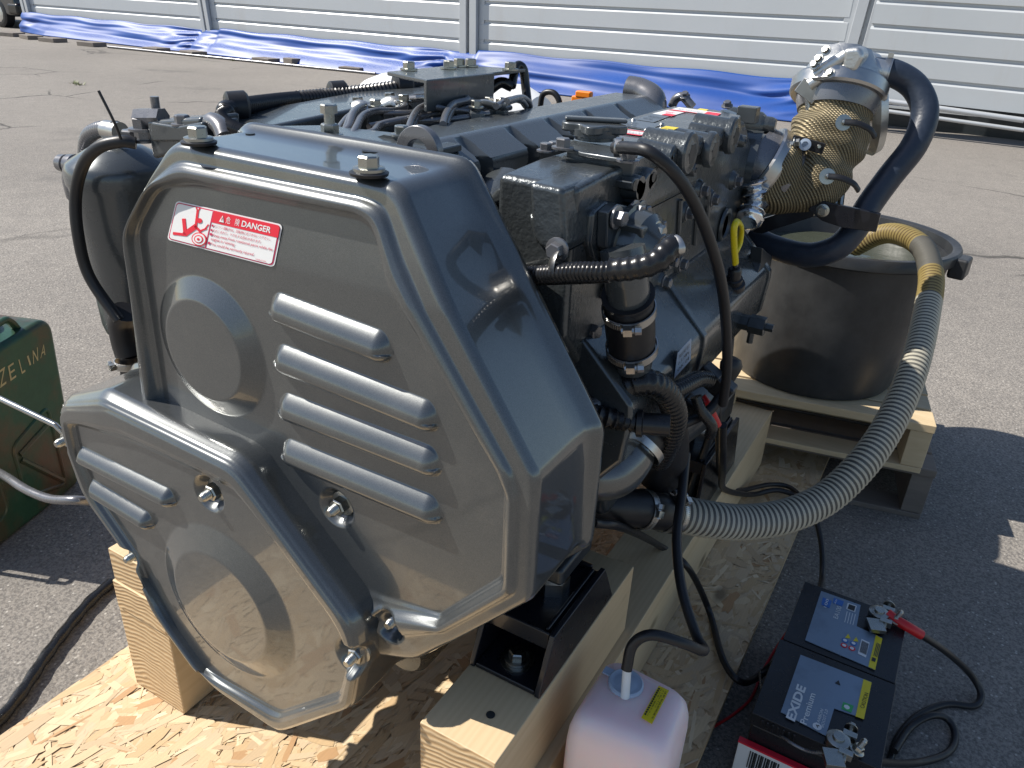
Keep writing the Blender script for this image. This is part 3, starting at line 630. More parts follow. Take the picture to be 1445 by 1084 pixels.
# --- lower cover
o_lo=[xz(76,566,YL),xz(186,562,YL),xz(205,596,YL),xz(350,648,YL),xz(395,690,YL),xz(524,868,YL),xz(528,930,YL),xz(510,985,YL),xz(402,1031,YL),xz(300,975,YL),xz(235,885,YL),xz(186,800,YL),xz(112,700,YL),xz(86,625,YL)]
YM=.785
o_lo=[xz(74,566,YL),xz(130,557,YL),xz(343,645,YM-.02),xz(393,690,YM),xz(522,866,YM),xz(528,928,YM),xz(512,988,YM-.01),xz(402,1032,YL+.02),xz(300,975,YL),xz(235,885,YL),xz(186,800,YL),xz(112,700,YL),xz(86,625,YL)]
i_lo=[xz(98,606,YL),xz(246,668,YL),xz(318,702,YL),xz(345,730,YL),xz(464,888,YL),xz(484,925,YL),xz(470,978,YL),xz(388,1004,YL),xz(274,944,YL),xz(214,862,YL),xz(190,790,YL),xz(130,700,YL),xz(108,650,YL)]
LL=[((112,648),(228,706)),((126,694),(198,738))]
cL=xz(312,856,YL)
def fL(X,Z,Sx):
    h=np.zeros_like(X); inn=np.clip((Sx-.9)*12,0,1); lh=np.zeros_like(X)
    for a,b in LL: lh=np.maximum(lh,louver(X,Z,xz(*a,YL),xz(*b,YL),.0195,.020))
    lh=np.maximum(lh,cone(X,Z,cL,.178,.120,.020)); h+=lh*inn
    h+=pocket(X,Z,xz(285,703,YL),.040,.019,.022)+pocket(X,Z,xz(490,936,YL),.042,.020,.022)
    h+=pocket(X,Z,xz(176,792,YL),.036,.018,.026)+pocket(X,Z,xz(82,626,YL),.030,.016,.020)
    return h
profL=[(0,-.036),(.04,-.024),(.11,-.012),(.2,-.004),(.3,0),(.50,.0),(.62,-.003),(.78,-.012),(.86,-.015),(1.06,-.015),(3,-.015)]
covL,sL=cover('belt_cover',o_lo,i_lo,xz(300,800,YL),YL,.93,profL,fL,[.02,.02,.03,.03,.03,.02,.02,.02,.03,.03,.03,.03,.03],[.012]*13)
covL['label']='smaller lower front cover with two louvres over the crank pulley'
# studs and top bolts
def bolt(p,d,r=.012,mat='zinc',stud=0,name='bolt',parent=None,**k):
    mb=MB(); mb.bolt(p,d,r,stud=stud); return build(mb,name,M[mat],parent or eng,smooth=35)
def b_on(px,py,y,off,**k): p=P(px,py,y=y); bolt((p.x,off(p.x,p.z)-.000,p.z),(0,-1,0),**k)
b_on(468,722,YU,sU,r=.0160,stud=.018); b_on(548,882,YU,sU,r=.0160,stud=.018)
for q in ((285,703),(490,936),(176,792),(82,626)): b_on(*q,YL,sL,r=.0160,stud=.018)
for px,py in ((281,203),(521,247)):
    p=P(px,py,z=1.371); mb=MB(); mb.lathe(p,(0,0,1),[(0,.026),(.004,.027),(.006,.022)],24); build(mb,'washer',M['rubber'],eng); bolt(p+V((0,0,.006)),(0,0,1),.015)
# danger label on the upper cover
nL=V((0,-1,0))
lc=[]
for q in ((237,338),(388,377),(400,317),(250,283)):
    p=P(*q,y=YU); yy=sU(p.x,p.z)
    for _ in range(3): p=P(*q,y=yy); yy=sU(p.x,p.z)
    lc.append(V((p.x,yy-.0012,p.z)))
bl,br,tr,tl=lc; ln3=(br-bl).cross(tl-bl).normalized(); 
if ln3.y>0: ln3=-ln3
def L(u,v,o_=0): return bl*(1-u)*(1-v)+br*u*(1-v)+tr*u*v+tl*(1-u)*v+ln3*o_
def lpoly(mb,pts,m,o_,th=.0004): return mb.prism([L(u,v,o_) for u,v in pts],ln3*th,m)
def rrect(u0,v0,u1,v1,ru,rv): 
    o_=[]
    for (cx_,cy_,a0) in ((u1-ru,v1-rv,0),(u0+ru,v1-rv,90),(u0+ru,v0+rv,180),(u1-ru,v0+rv,270)):
        for k in range(6): a=math.radians(a0+18*k); o_.append((cx_+ru*math.cos(a),cy_+rv*math.sin(a)))
    return o_
mb=MB(); lpoly(mb,rrect(0,0,1,1,.035,.09),0,0,.0006); lab=build(mb,'danger_label',M['white'],covU if False else eng,smooth=0)
lab['label']='white danger sticker with red header and red pictogram'
mb=MB(); mats=[M['crimson'],M['white'],M['red']]
lpoly(mb,rrect(.012,.03,.988,.97,.03,.08),0,.0008); lpoly(mb,rrect(.022,.055,.978,.945,.028,.07),1,.0013)
lpoly(mb,[(.375,.055),(.385,.055),(.385,.945),(.375,.945)],0,.0018)
hd=rrect(.385,.70,.988,.97,.03,.08); lpoly(mb,[(.385,.97),(.385,.69),(.988,.69)]+hd[0:6],2,.0018)
# pictogram: tumbling figure caught by a pulley
def seg(a,b,w,m=2,asp=2.3):
    a=V((a[0]*asp,a[1]));b=V((b[0]*asp,b[1])); n_=(b-a).normalized(); n_=V((-n_.y,n_.x))*w; lpoly(mb,[((q.x)/asp,q.y) for q in (a+n_,b+n_,b-n_,a-n_)],m,.002)
seg((.05,.20),(.17,.24),.035);seg((.12,.62),(.17,.24),.04);seg((.16,.24),(.255,.52),.06);seg((.25,.48),(.235,.88),.025);seg((.235,.86),(.215,.95),.012);seg((.235,.86),(.25,.96),.012);seg((.24,.5),(.31,.40),.03);seg((.30,.42),(.355,.52),.02);seg((.34,.5),(.362,.62),.012)
def disc(u,v,r,m,o_,asp=2.3): lpoly(mb,[(u+r/asp*math.cos(a),v+r*math.sin(a)) for a in [k*math.pi/10 for k in range(20)]],m,o_)
disc(.272,.66,.06,2,.0022); disc(.31,.22,.165,2,.0026); disc(.31,.22,.14,1,.003); disc(.31,.22,.10,2,.0034); disc(.31,.22,.075,1,.0038); disc(.31,.22,.03,2,.0042)
def lt(s_,u0,v0,u1,v1,m): text_mb(s_,[L(u0,v0,.0026),L(u1,v0,.0026),L(u0,v1,.0026)],mb,m)
text_mb('DANGER',[L(.66,.755,.0026),L(.92,.755,.0026),L(.66,.90,.0026)],mb,1,bold=.02); lt('危',.515,.745,.555,.91,1); lt('険',.60,.745,.64,.91,1)
lpoly(mb,[(.455,.75),(.50,.75),(.478,.91)],1,.0026); lpoly(mb,[(.475,.79),(.481,.79),(.481,.86),(.475,.86)],2,.003)
lt('●エンジン運転中は、回転物に近づかないで下さい。',.395,.585,.93,.655,0); lt('●まきこまれて、ケガをする恐れがあります。',.395,.475,.86,.545,0)
lt('●Keep away from rotational parts while the',.395,.35,.965,.44,0); lt('engine is running.',.415,.245,.64,.33,0); lt('●You could be seriously injured.',.395,.13,.82,.22,0); lt('128296-07350',.84,.075,.93,.105,0)
build(mb,'label_print',mats,lab,smooth=0,recalc=False)
# ------------------------------------------------------------------ core masses
def pbox(name,a,b,mat='paint',bevel=.012,parent=None,**k): mb=MB(); mb.box(a,b); return build(mb,name,M[mat],parent or eng,bevel=bevel,seg=3,**k)
def prism(name,pts,off,mat='paint',bevel=.01,parent=None,**k): mb=MB(); mb.prism(pts,off); return build(mb,name,M[mat],parent or eng,bevel=bevel,seg=3,**k)
pbox('cylinder_block',(-1.22,1.06,.62),(-.60,2.36,1.22),'dark')
pbox('oil_pan',(-1.15,1.10,.34),(-.68,2.3,.66),'dark',.03)
pbox('timing_case',(-1.16,1.0,.56),(-.68,1.08,1.22),'dark',.02)
mb=MB(); mb.lathe((-.92,.9,.60),(0,1,0),[(0,.15),(.05,.16),(.06,.16),(.07,.14)],48); build(mb,'crank_pulley',M['dark'],eng)
mb=MB(); mb.lathe((-.775,.97,.34),(0,1,0),[(0,.02),(.004,.050),(.02,.062),(.22,.066)],40); build(mb,'pan_nose',M['paint'],eng)
# top support plate with bolts, lifting eye
pts=[P(305,189,z=1.372),P(340,180,z=1.372),P(455,178,z=1.372),P(530,187,z=1.372),P(612,199,z=1.372),P(612,222,z=1.372),P(585,231,z=1.372)]
pts=[V((-1.11,.975,1.366)),V((-1.13,1.02,1.366)),V((-1.05,1.13,1.366)),V((-.90,1.16,1.366)),V((-.76,1.15,1.366)),V((-.76,.975,1.366))]
prism('support_plate',pts,(0,0,-.012),'plate',.003)
p=P(466,192,z=1.372); bolt(p,(0,0,1),.015); mb=MB(); mb.lathe(p+V((0,0,.02)),(0,0,1),[(0,.009),(.02,.009)],12); mb.bolt(p+V((0,0,.032)),(0,0,1),.014,wash=False); build(mb,'stud_nut',M['zinc'],eng)
bolt(P(567,192,z=1.372),(0,0,1),.013)
mb=MB(); c_=P(545,209,z=1.3705); mb.lathe(c_,(0,0,1),[(0,.05),(.001,.05)],32,sy=.55); build(mb,'plate_hole',M['dark'],eng,smooth=0)
for q in ((353,189),(388,187)): mb=MB(); mb.lathe(P(*q,z=1.3702),(0,0,1),[(0,.008),(.001,.008)],14); build(mb,'bolt_hole',M['dark'],eng,smooth=0)
# lifting eye: arched plate with a round hole
def arch(cx_,cz,y,w,hh,rh,th,name,mat):
    N_=28; mb=MB(); out=[];inn=[]
    for k in range(N_):
        a=2*math.pi*k/N_; ox_,oz_=math.cos(a)*w,math.sin(a)*w
        if oz_<0: oz_=oz_*hh/w; ox_=math.copysign(w,ox_) if abs(ox_)>.02*w and oz_<-.3*hh else ox_
        out.append(V((cx_+ox_,y,cz+oz_))); inn.append(V((cx_+math.cos(a)*rh,y,cz+math.sin(a)*rh)))
    o_=V((0,th,0)); vs=out+inn+[p+o_ for p in out]+[p+o_ for p in inn]; fs=[]
    for k in range(N_):
        j=(k+1)%N_; fs+=[(k,j,N_+j,N_+k),(2*N_+j,2*N_+k,3*N_+k,3*N_+j),(j,k,2*N_+k,2*N_+j),(N_+k,N_+j,3*N_+j,3*N_+k)]
    mb.add(vs,fs); return build(mb,name,M[mat],eng,smooth=30,bevel=.002)
pe_=P(588,205,y=1.03); arch(pe_.x,pe_.z-.012,1.03,.042,.09,.020,.016,'lifting_eye','gpipe')
# rocker cover with six scalloped bolt wells
ya,yb_=1.10,2.10; xr=-.80; xl=-.90
wells=[1.19,1.36,1.52,1.70,1.88]
cs=[(xl-.10,1.28),(xl-.02,1.36),(xl+.01,1.371),(xr-.004,1.371),(xr+.004,1.369),(xr+.062,1.338),(xr+.066,1.330),(xr+.066,1.262),(xr+.078,1.256),(xr+.080,1.246),(xr+.080,1.10)]
mb=MB(); vs=[]; NY=260; pts_=[]
for a,b in zip(cs[:-1],cs[1:]):
    m_=max(1,int(math.hypot(b[0]-a[0],b[1]-a[1])/.006))
    for k in range(m_): pts_.append((a[0]+(b[0]-a[0])*k/m_,a[1]+(b[1]-a[1])*k/m_))
pts_.append(cs[-1])
for i in range(NY+1):
    y=ya+(yb_-ya)*i/NY
    for (x,z) in pts_:
        dx=0
        if x>xr+.008 and z>1.258:
            for wy in wells:
                d=abs(y-wy)/(.013+.012*min(1,(1.371-z)/.09))
                zf=min(1,(1.371-z)/.05)
                if d<1: dx=min(dx,-.050*math.sqrt(1-d*d)*zf)
        zz=z-(.010*(1+math.tanh((y-1.86)/.03))/2 if z>1.3 else 0)*0
        vs.append((x+dx,y,zz))
n_=len(pts_); fs=[(i*n_+k,i*n_+k+1,(i+1)*n_+k+1,(i+1)*n_+k) for i in range(NY) for k in range(n_-1)]
fs+=[tuple(range(n_)),tuple(NY*n_+k for k in range(n_))]
mb.add(vs,fs); build(mb,'rocker_cover',M['plate'],eng,smooth=32)
for wy in wells: bolt((xr+.050,wy,1.262),(0,0,1),.012,'gpipe')
prism('rocker_flange',[V((-1.02,1.13,1.33)),V((-.90,1.13,1.345)),V((-.90,2.05,1.345)),V((-1.02,2.05,1.33))],(0,0,-.05),'plate',.004)
for y in (1.34,1.50,1.70,1.9): mb=MB(); mb.box((-.935,y,1.335),(-.895,y+.07,1.362)); build(mb,'cover_lug',M['plate'],eng,bevel=.008)
# end cap pipe behind the rocker cover + orange cap + dark loops behind
mb=MB(); mb.tube([P(886,126,y=2.16),P(905,130,y=2.16),P(921,142,y=2.15),P(922,168,y=2.14)],.036,16); build(mb,'breather_pipe',M['gpipe'],eng)
bolt(P(914,148,y=2.105),(0,-1,0),.012,'zinc')
mb=MB(); c_=P(822,142,y=2.3); mb.box(c_+V((-.035,-.01,-.02)),c_+V((.035,.01,.012))); mb.box(c_+V((-.022,-.012,.008)),c_+V((.030,.012,.028))); build(mb,'filler_cap',M['orange'],eng,bevel=.005)
mb=MB(); c_=P(775,140,y=2.25); mb.tube([c_+V((-.03,0,-.03)),c_+V((-.022,0,.012)),c_+V((.012,0,.020)),c_+V((.035,0,-.004)),c_+V((.03,0,-.04))],.009,10); build(mb,'hose_loop',M['rubber'],eng)
mb=MB(); c_=P(963,147,y=2.2); mb.tube([c_+V((-.03,0,-.01)),c_+V((-.02,0,.012)),c_+V((.0,0,.018)),c_+V((.03,0,-.005))],.012,10); mb.bolt(c_+V((.004,0,.02)),(0,-.5,1),.01); build(mb,'hose_union',M['gpipe'],eng)
# ------------------------------------------------------------------ injection gear
def pt(px,py,x=None,z=None,y=None): return P(px,py,x=x,y=y,z=z)
def tube(name,pts,r,mat='gpipe',seg=10,parent=None,**k): mb=MB(); mb.tube(pts,r,seg,**k); return build(mb,name,M[mat],parent or eng,smooth=50)
def Y(px,py,y): return P(px,py,y=y)
inj=[[(478,190,1.12),(487,184,1.14),(495,165,1.2),(505,152,1.27),(525,149,1.32)],
     [(482,190,1.12),(492,180,1.15),(499,160,1.21),(512,150,1.28),(530,152,1.33)],
     [(497,192,1.11),(503,180,1.15),(512,164,1.22),(530,157,1.28),(558,156,1.33),(571,152,1.37),(568,146,1.4),(545,144,1.42)],
     [(500,190,1.13),(525,187,1.17),(538,176,1.24),(575,168,1.3),(630,158,1.4),(660,152,1.46)],
     [(575,188,1.2),(581,170,1.26),(590,155,1.33),(606,146,1.4),(600,139,1.44),(575,140,1.46)],
     [(625,176,1.26),(630,160,1.33),(640,147,1.4),(660,141,1.46),(650,136,1.5),(625,138,1.52)],
     [(700,150,1.46),(720,141,1.55),(735,142,1.6),(742,150,1.63)],[(715,143,1.5),(735,138,1.6),(745,143,1.64),(748,150,1.66)],
     [(560,142,1.42),(590,136,1.5),(620,136,1.56),(640,139,1.6)],
     [(520,178,1.22),(560,172,1.3),(640,168,1.38),(690,160,1.45)]]
inj+=[[(a+5,b+1,c+.03) for a,b,c in inj[i]] for i in (0,1,4,5,6)]+[[(470,192,1.12),(476,184,1.16),(488,168,1.24),(500,158,1.30)],[(610,150,1.36),(640,156,1.40),(690,158,1.5),(720,152,1.6)],[(540,160,1.30),(600,158,1.38),(660,148,1.5)]]
for k,q in enumerate(inj): tube('injection_pipe',[Y(*a) for a in q],.0072 if k<8 else .006,'gpipe')
for k,(px,py,y) in enumerate([(505,147,1.32),(530,151,1.3),(550,141,1.42),(570,144,1.4),(630,140,1.5),(640,134,1.55),(690,147,1.5),(706,148,1.52),(672,152,1.42),(612,131,1.58)]):
    p=Y(px,py,y); mb=MB(); mb.lathe(p+V((0,0,-.05)),(0,0,1),[(0,.018),(.04,.018),(.045,.012)],6); build(mb,'injector_body',M['plate'],eng)
    bolt(p,(0,0,1),.011,'zinc'); 
for (a,b) in (((498,150,1.28),(535,158,1.3)),((540,146,1.4),(578,146,1.42)),((618,138,1.52),(655,144,1.5)),((668,150,1.45),(712,150,1.5))):
    A,B=Y(*a),Y(*b); mb=MB(); mb.tube([A,A.lerp(B,.3)+V((0,0,.006)),A.lerp(B,.7),B],.013,8,flat=.5); build(mb,'injector_clamp',M['alu'],eng)
pbox('injector_deck',(-1.2,1.16,1.20),(-.92,2.05,1.29),'dark',.01)
for k in range(7):
    y=1.22+.11*k; pbox('pump_outlet',(-1.12,y,1.28),(-1.06,y+.05,1.315),'plate',.008)
# intake plate behind + white drum behind
q=[P(548,99,z=1.44),P(600,111,z=1.44),P(698,103,z=1.44),P(735,96,z=1.44),P(620,92,z=1.44)]
A=P(546,101,z=1.44);B=P(602,113,z=1.44);C_=P(742,97,z=1.44);D=P(640,92,z=1.44)
prism('intake_bracket',[A,B,C_,D],(0,0,-.008),'plate',.002)
prism('intake_bracket_side',[B+V((0,0,-.0005)),P(698,103,z=1.44)+V((0,0,-.0005)),P(698,103,z=1.44)-V((0,0,.075)),B-V((0,0,.06))],(-.01,.004,0),'plate',.002)
for px,py in ((577,97),(633,95),(648,92),(664,92),(720,97)): bolt(P(px,py+2,z=1.441),(0,0,1),.013,'zinc')
wt=thing('white_drum',(-3.6,5.2,GZ),'white rounded plastic drum standing behind the engine','drum')
c_=P(640,150,y=4.6); mb=MB(); w0=P(500,140,y=4.6); w1=P(755,130,y=4.6)
mb.lathe((w0.x+.1,4.6,.74),(1,0,.02),[(0,.02),(.02,.18),(.08,.28),(.2,.32),((w1.x-w0.x)-.2,.32),((w1.x-w0.x)-.06,.26),((w1.x-w0.x),.05)],40)
mb.lathe((w0.x+.6,4.6,GZ),(0,0,1),[(0,.3),(.02,.32),(.55,.32)],32); build(mb,'body',M['white'],wt)
# left conduit harness
tube('conduit',[Y(60,0,1)*0+P(440,145,y=1.55),P(420,140,y=1.5),P(330,152,y=1.2),P(318,160,y=1.15)],.019,'plastic',16,rib=(.009,.002))
tube('conduit',[P(322,156,y=1.16),P(312,165,y=1.12),P(325,178,y=1.08),P(350,188,y=1.06)],.014,'plastic',12,rib=(.008,.003))
tube('conduit',[P(420,141,y=1.5),P(480,135,y=1.62),P(560,125,y=1.75),P(602,117,y=1.85)],.022,'plastic',14,rib=(.010,.003))
for q in ((335,153,1.2),(478,134,1.62),(570,122,1.76)):
    p=Y(*q); mb=MB(); mb.lathe(p-V((.024,.01,.0)),(.6,1,0),[(0,.026),(.004,.032),(.04,.034),(.046,.028)],20); build(mb,'conduit_collar',M['rubber'],eng)
tube('wire_loom',[P(640,170,y=1.4)*0+P(640,139,y=1.62),P(680,133,y=1.65),P(705,117,y=1.68),P(722,122,y=1.7)],.013,'tape')
tube('wire_loom',[P(722,122,y=1.7),P(728,95,y=1.74),P(738,97,y=1.76),P(742,125,y=1.76),P(745,150,y=1.74)],.011,'tape')
tube('coolant_pipe',[P(292,180,y=1.08),P(300,172,y=1.08),P(312,180,y=1.07),P(318,195,y=1.06)],.018,'gpipe')
# long flat plate behind the conduit (manifold)
prism('intake_manifold',[V((-1.42,1.12,1.33)),V((-1.22,1.1,1.34)),V((-1.22,2.0,1.38)),V((-1.42,2.0,1.37))],(0,0,-.16),'plate',.01)
# ------------------------------------------------------------------ fuel filter group at the left
fc=P(172,250,y=1.1); 
mb=MB(); fx=P(175,300,y=1.12); mb.lathe((fx.x-.0,1.13,.80),(0,0,1),[(0,.03),(.01,.095),(.03,.10),(.36,.113),(.37,.118),(.40,.118),(.415,.11),(.445,.06),(.45,.05)],40); build(mb,'fuel_filter',M['plate'],eng)
hx=P(215,170,y=1.1)
prism('filter_head',[P(205,170,y=1.06),P(283,165,y=1.06),P(283,205,y=1.06),P(215,225,y=1.06)],(0,.10,0),'plate',.008)
prism('filter_bracket',[P(212,172,y=1.05),P(250,178,y=1.05),P(285,172,y=1.05),P(290,200,y=1.05),P(212,200,y=1.05)],(0,.09,.0),'paint',.005)
for px,py,r in ((200,170,.02),(256,162,.015),(183,186,.018),(202,186,.018)):
    p=P(px,py,y=1.07); bolt(p-V((0,0,.02)),(0,0,1),r,'gpipe')
mb=MB(); a=P(195,165,y=1.07);b=P(215,163,y=1.07); mb.lathe(a,(1,.1,.1),[(0,.018),(.07,.018)],6); mb.lathe(P(222,165,y=1.1),(0,0,1),[(0,.009),(.04,.009)],10); build(mb,'banjo_union',M['gpipe'],eng)
tube('fuel_hose',[P(192,202,y=1.04),P(170,200,y=1.02),P(140,208,y=1.0),P(118,232,y=.99),P(107,275,y=.98),P(110,330,y=.97),P(126,390,y=.97),P(168,452,y=.98)],.0125,'rubber',14)
tube('fuel_hose',[P(165,182,y=1.12),P(140,183,y=1.13),P(124,195,y=1.14),P(120,225,y=1.15),P(118,280,y=1.16),P(128,340,y=1.16),P(155,378,y=1.16)],.018,'gpipe',14,rib=(.010,.0015))
mb=MB(); mb.lathe(P(150,183,y=1.12),(1,0,0),[(0,.021),(.05,.022)],16); build(mb,'hose_ferrule',M['steel'],eng)
mb=MB(); mb.lathe(P(86,230,y=1.1),(1,0.1,0),[(0,.020),(.02,.022),(.022,.014),(.03,.024),(.05,.026),(.06,.016),(.065,.022),(.11,.022)],18); build(mb,'fuel_fitting',M['gpipe'],eng)
mb=MB(); mb.lathe(P(98,240,y=1.1),(.1,0,-1),[(0,.016),(.02,.022),(.06,.022),(.07,.018)],16); build(mb,'fuel_fitting',M['gpipe'],eng)
tube('cable_tie',[P(171,197,y=1.0),P(160,170,y=.99),P(139,128,y=.98)],.0028,'plastic',6)
mb=MB(); mb.tube([P(176,440,y=1.0),P(172,455,y=1.0),P(176,480,y=1.0),P(182,500,y=1.0)],.030,16); mb.tube([P(182,500,y=1.0),P(183,560,y=1.0)],.020,14,sm=False); build(mb,'rubber_elbow',M['rubber'],eng)
def clamp(p,d,r,w=.012,screw=None,parent=None,name='hose_clamp'):
    p=V(p);d=V(d).normalized(); mb=MB(); mb.lathe(p-d*w/2,d,[(0,r),(.0005,r+.002),(w-.0005,r+.002),(w,r)],40,cap=False)
    if screw is not None:
        s_=V(screw); s_=(s_-d*s_.dot(d)).normalized(); q=p+s_*(r+.007); t_=d.cross(s_)
        mb.box(q-V((.007,.007,.007)),q+V((.007,.007,.007)),R=Matrix((d,t_,s_)).transposed(),c=q)
        mb.lathe(q-t_*.022,t_,[(0,.007),(.010,.0075),(.012,.005),(.032,.005)],6)
        a0=math.atan2(0,1)
        for k in range(9):
            a=.30+.09*k; q2=p+(s_*math.cos(a)+t_*math.sin(a))*(r+.0026); n2=(q2-p).normalized(); t2=d.cross(n2)
            mb.box(q2-V((w*.32,.0012,.0008)),q2+V((w*.32,.0012,.0008)),R=Matrix((d,t2,n2)).transposed(),c=q2)
    return build(mb,name,M['steel'],parent or eng,smooth=30)
clamp(P(183,512,y=1.0),(0,0,1),.031,.018,(-.3,-1,0))
# ================================================================== right side of the engine
XS=-.50
# coolant tank / heat exchanger casting
ZT=1.362
def X_(px,py,x=XS): return P(px,py,x=x)
# front block of the tank
f0,f1=P(746,256,y=1.03),P(793,266,x=XS)
mb=MB(); mb.prism([P(*q,y=1.035) for q in ((746,257),(794,267),(799,352),(790,364),(762,350),(749,328))],(0,.62,0)); build(mb,'coolant_tank',M['cast'],eng,bevel=.012,seg=3)
prism('tank_shoulder',[P(*q,y=1.10) for q in ((676,292),(698,268),(732,246),(752,244),(756,300),(762,338),(742,302),(712,290))],(0,.30,0),'cast',.010)
prism('tank_shoulder',[P(*q,y=1.06) for q in ((742,300),(800,330),(806,352),(790,362),(768,352),(752,342))],(0,.14,0),'cast',.010)
# side casting as one long box with bosses
prism('heat_exchanger',[V((XS,1.20,ZT-.01)),V((XS-.006,2.02,ZT-.016)),V((XS-.006,2.12,1.28)),V((XS,2.14,.98)),V((XS,1.62,.99)),V((XS,1.20,.96)),V((XS,1.07,1.10)),V((XS,1.07,1.345))],(-.14,0,0),'cast',.012)
# raised top plate
tp_=[P(800,212,z=ZT),P(858,224,z=ZT),P(895,226,z=ZT),P(1036,169,z=ZT),P(1046,163,z=ZT),P(1010,155,z=ZT),P(950,150,z=ZT),P(925,156,z=ZT),P(870,172,z=ZT),P(812,190,z=ZT)]
prism('exchanger_top',tp_,(0,0,-.03),'plate',.004)
def zt(px,py,o_=.001): return P(px,py,z=ZT+o_)
def decal(name,pts,mats,fn=None,label=None):
    mb=MB(); mb.prism([zt(*p) for p in pts],(0,0,.0006)); o=build(mb,name,M[mats],eng,smooth=0)
    if label: o['label']=label
    return o
def dz(c,u,v,o_=.0022): a,b,c_,d=[zt(*p,o_) for p in c]; return a*(1-u)*(1-v)+b*u*(1-v)+c_*u*v+d*(1-u)*v
# each: corners bl br tr tl in reading order (near edge first)
def label_block(corners,base,bands,texts,name='warning_label'):
    o=decal(name,corners,base); mb=MB(); mats=[M['red'],M['ink'],M['white'],M['blueink']]
    for (u0,v0,u1,v1,m) in bands: mb.prism([dz(corners,u0,v0),dz(corners,u1,v0),dz(corners,u1,v1),dz(corners,u0,v1)],(0,0,.0003),m)
    for (s_,u0,v0,u1,v1,m) in texts: text_mb(s_,[dz(corners,u0,v0,.003),dz(corners,u1,v0,.003),dz(corners,u0,v1,.003)],mb,m,res=1)
    build(mb,'label_print',mats,o,smooth=0,recalc=False)
label_block([(853,184.5),(915,193.5),(928,188),(865,180)],'white',[(.0,.0,.8,.16,0),(.0,.9,1,1,0),(.0,.0,.015,1,0),(.985,.0,1,1,0),(.80,.10,.97,.75,0)],[('WARNING 高温注意',.05,.30,.75,.5,1),('Hot coolant. Do not open',.05,.6,.75,.78,1)])
label_block([(918,186.5),(938,189),(958,180.5),(940,178.2)],'yellow',[],[('注意 CAUTION',.1,.6,.9,.8,1),('Read manual before use',.1,.25,.9,.42,1)])
label_block([(869,176.5),(911,184),(936,176),(894,169.5)],'steel',[(.05,.1,.95,.13,1)],[('MODEL',.1,.6,.35,.75,1),('ENGINE No.',.1,.3,.5,.45,1)],'name_plate')
label_block([(897,169),(922,173),(946,164),(921,161)],'steel',[],[('EPA EMISSION DATA',.1,.6,.9,.75,1),('kW / min',.1,.3,.6,.45,1)],'name_plate')
label_block([(921,160.5),(947,164.5),(968,158),(944,155)],'white',[(.45,.05,1,.35,0),(0,.95,1,1,0)],[('DANGER',.1,.5,.6,.75,0)])
label_block([(947,154.8),(1012,164),(1018,160),(958,151.5)],'white',[(.7,.1,1,.9,0),(0,0,.7,.1,0)],[('Never touch hot parts',.06,.4,.62,.7,1)])
label_block([(984,155),(996,157),(1000,155),(988,153.3)],'yellow',[],[])
for q in ((871,177),(912,184.5),(934,176),(894,170)): mb=MB(); mb.lathe(zt(*q,.001),(0,0,1),[(0,.006),(.004,.004)],10); build(mb,'rivet',M['steel'],eng)
# filler neck, cap and bolts
c_=P(838,203,z=ZT); mb=MB(); mb.prism([P(*q,z=ZT) for q in ((797,202),(868,214),(900,224),(885,232),(820,222),(788,211))],(0,0,.008)); build(mb,'neck_flange',M['plate'],eng,bevel=.003)
mb=MB(); cc_=c_+V((0,0,.008)); mb.lathe(cc_,(0,0,1),[(0,.036),(.006,.036),(.008,.045),(.020,.046),(.022,.03)],30); build(mb,'filler_neck',M['plate'],eng)
mb=MB(); N_=48; ring=[]
for k in range(N_): a=2*math.pi*k/N_; r=.052+.010*math.cos(5*a); ring.append(cc_+V((r*math.cos(a),r*math.sin(a),.014)))
mb.prism(ring,(0,0,.016)); mb.box(cc_+V((-.056,-.012,.0305)),cc_+V((.056,.012,.038)),R=Matrix.Rotation(.5,3,'Z')); build(mb,'filler_cap',M['plate'],eng,bevel=.004)
for q in ((794,210),(886,228)): bolt(P(*q,z=ZT+.009),(0,0,1),.013,'gpipe')
bolt(P(770,214,z=ZT-.004),(0,0,1),.011,'gpipe'); bolt(P(782,212,z=ZT-.004),(0,0,1),.011,'gpipe')
tube('vent_hose',[P(868,208,y=1.16),P(890,209,y=1.14),P(915,214,y=1.12),P(948,240,y=1.14),P(975,278,y=1.18),P(998,330,y=1.24),P(1016,390,y=1.30),P(1024,450,y=1.36),P(1026,520,y=1.42),P(1020,570,y=1.46)],.0098,'rubber',14)
clamp(P(873,208,y=1.16),(1,.2,0),.013,.010)
# bosses along the upper right edge
for px,py,r,l in ((976,217,.038,.09),(1008,212,.034,.08),(1038,192,.038,.09)):
    p=P(px,py,x=XS+.045); mb=MB(); mb.lathe(p,(-1,0,0),[(-.002,r*.5),(0,r*.62),(.0,r*.95),(.004,r*1.04),(.014,r*1.04),(.016,r*.92),(l,r*1.0)],30); build(mb,'port_boss',M['cast'],eng)
    mb=MB(); mb.lathe(p+V((.0025,0,0)),(-1,0,0),[(0,r*.52),(.002,r*.52)],6); build(mb,'port_plug',M['dark'],eng,smooth=0)
for px,py,r in ((952,222,.021),(989,206,.019),(1019,194,.019),(982,240,.014),(1052,200,.014),(948,228,.012)):
    p=P(px,py,x=XS+.03); mb=MB(); mb.lathe(p,(-1,0,0),[(-.001,r*.35),(0,r*.4),(.0,r*.85),(.003,r),(.07,r*1.25)],20); build(mb,'bolt_boss',M['cast'],eng)
    mb=MB(); mb.lathe(p+V((.002,0,0)),(-1,0,0),[(0,r*.36),(.002,r*.36)],12); build(mb,'bolt_hole',M['dark'],eng,smooth=0)
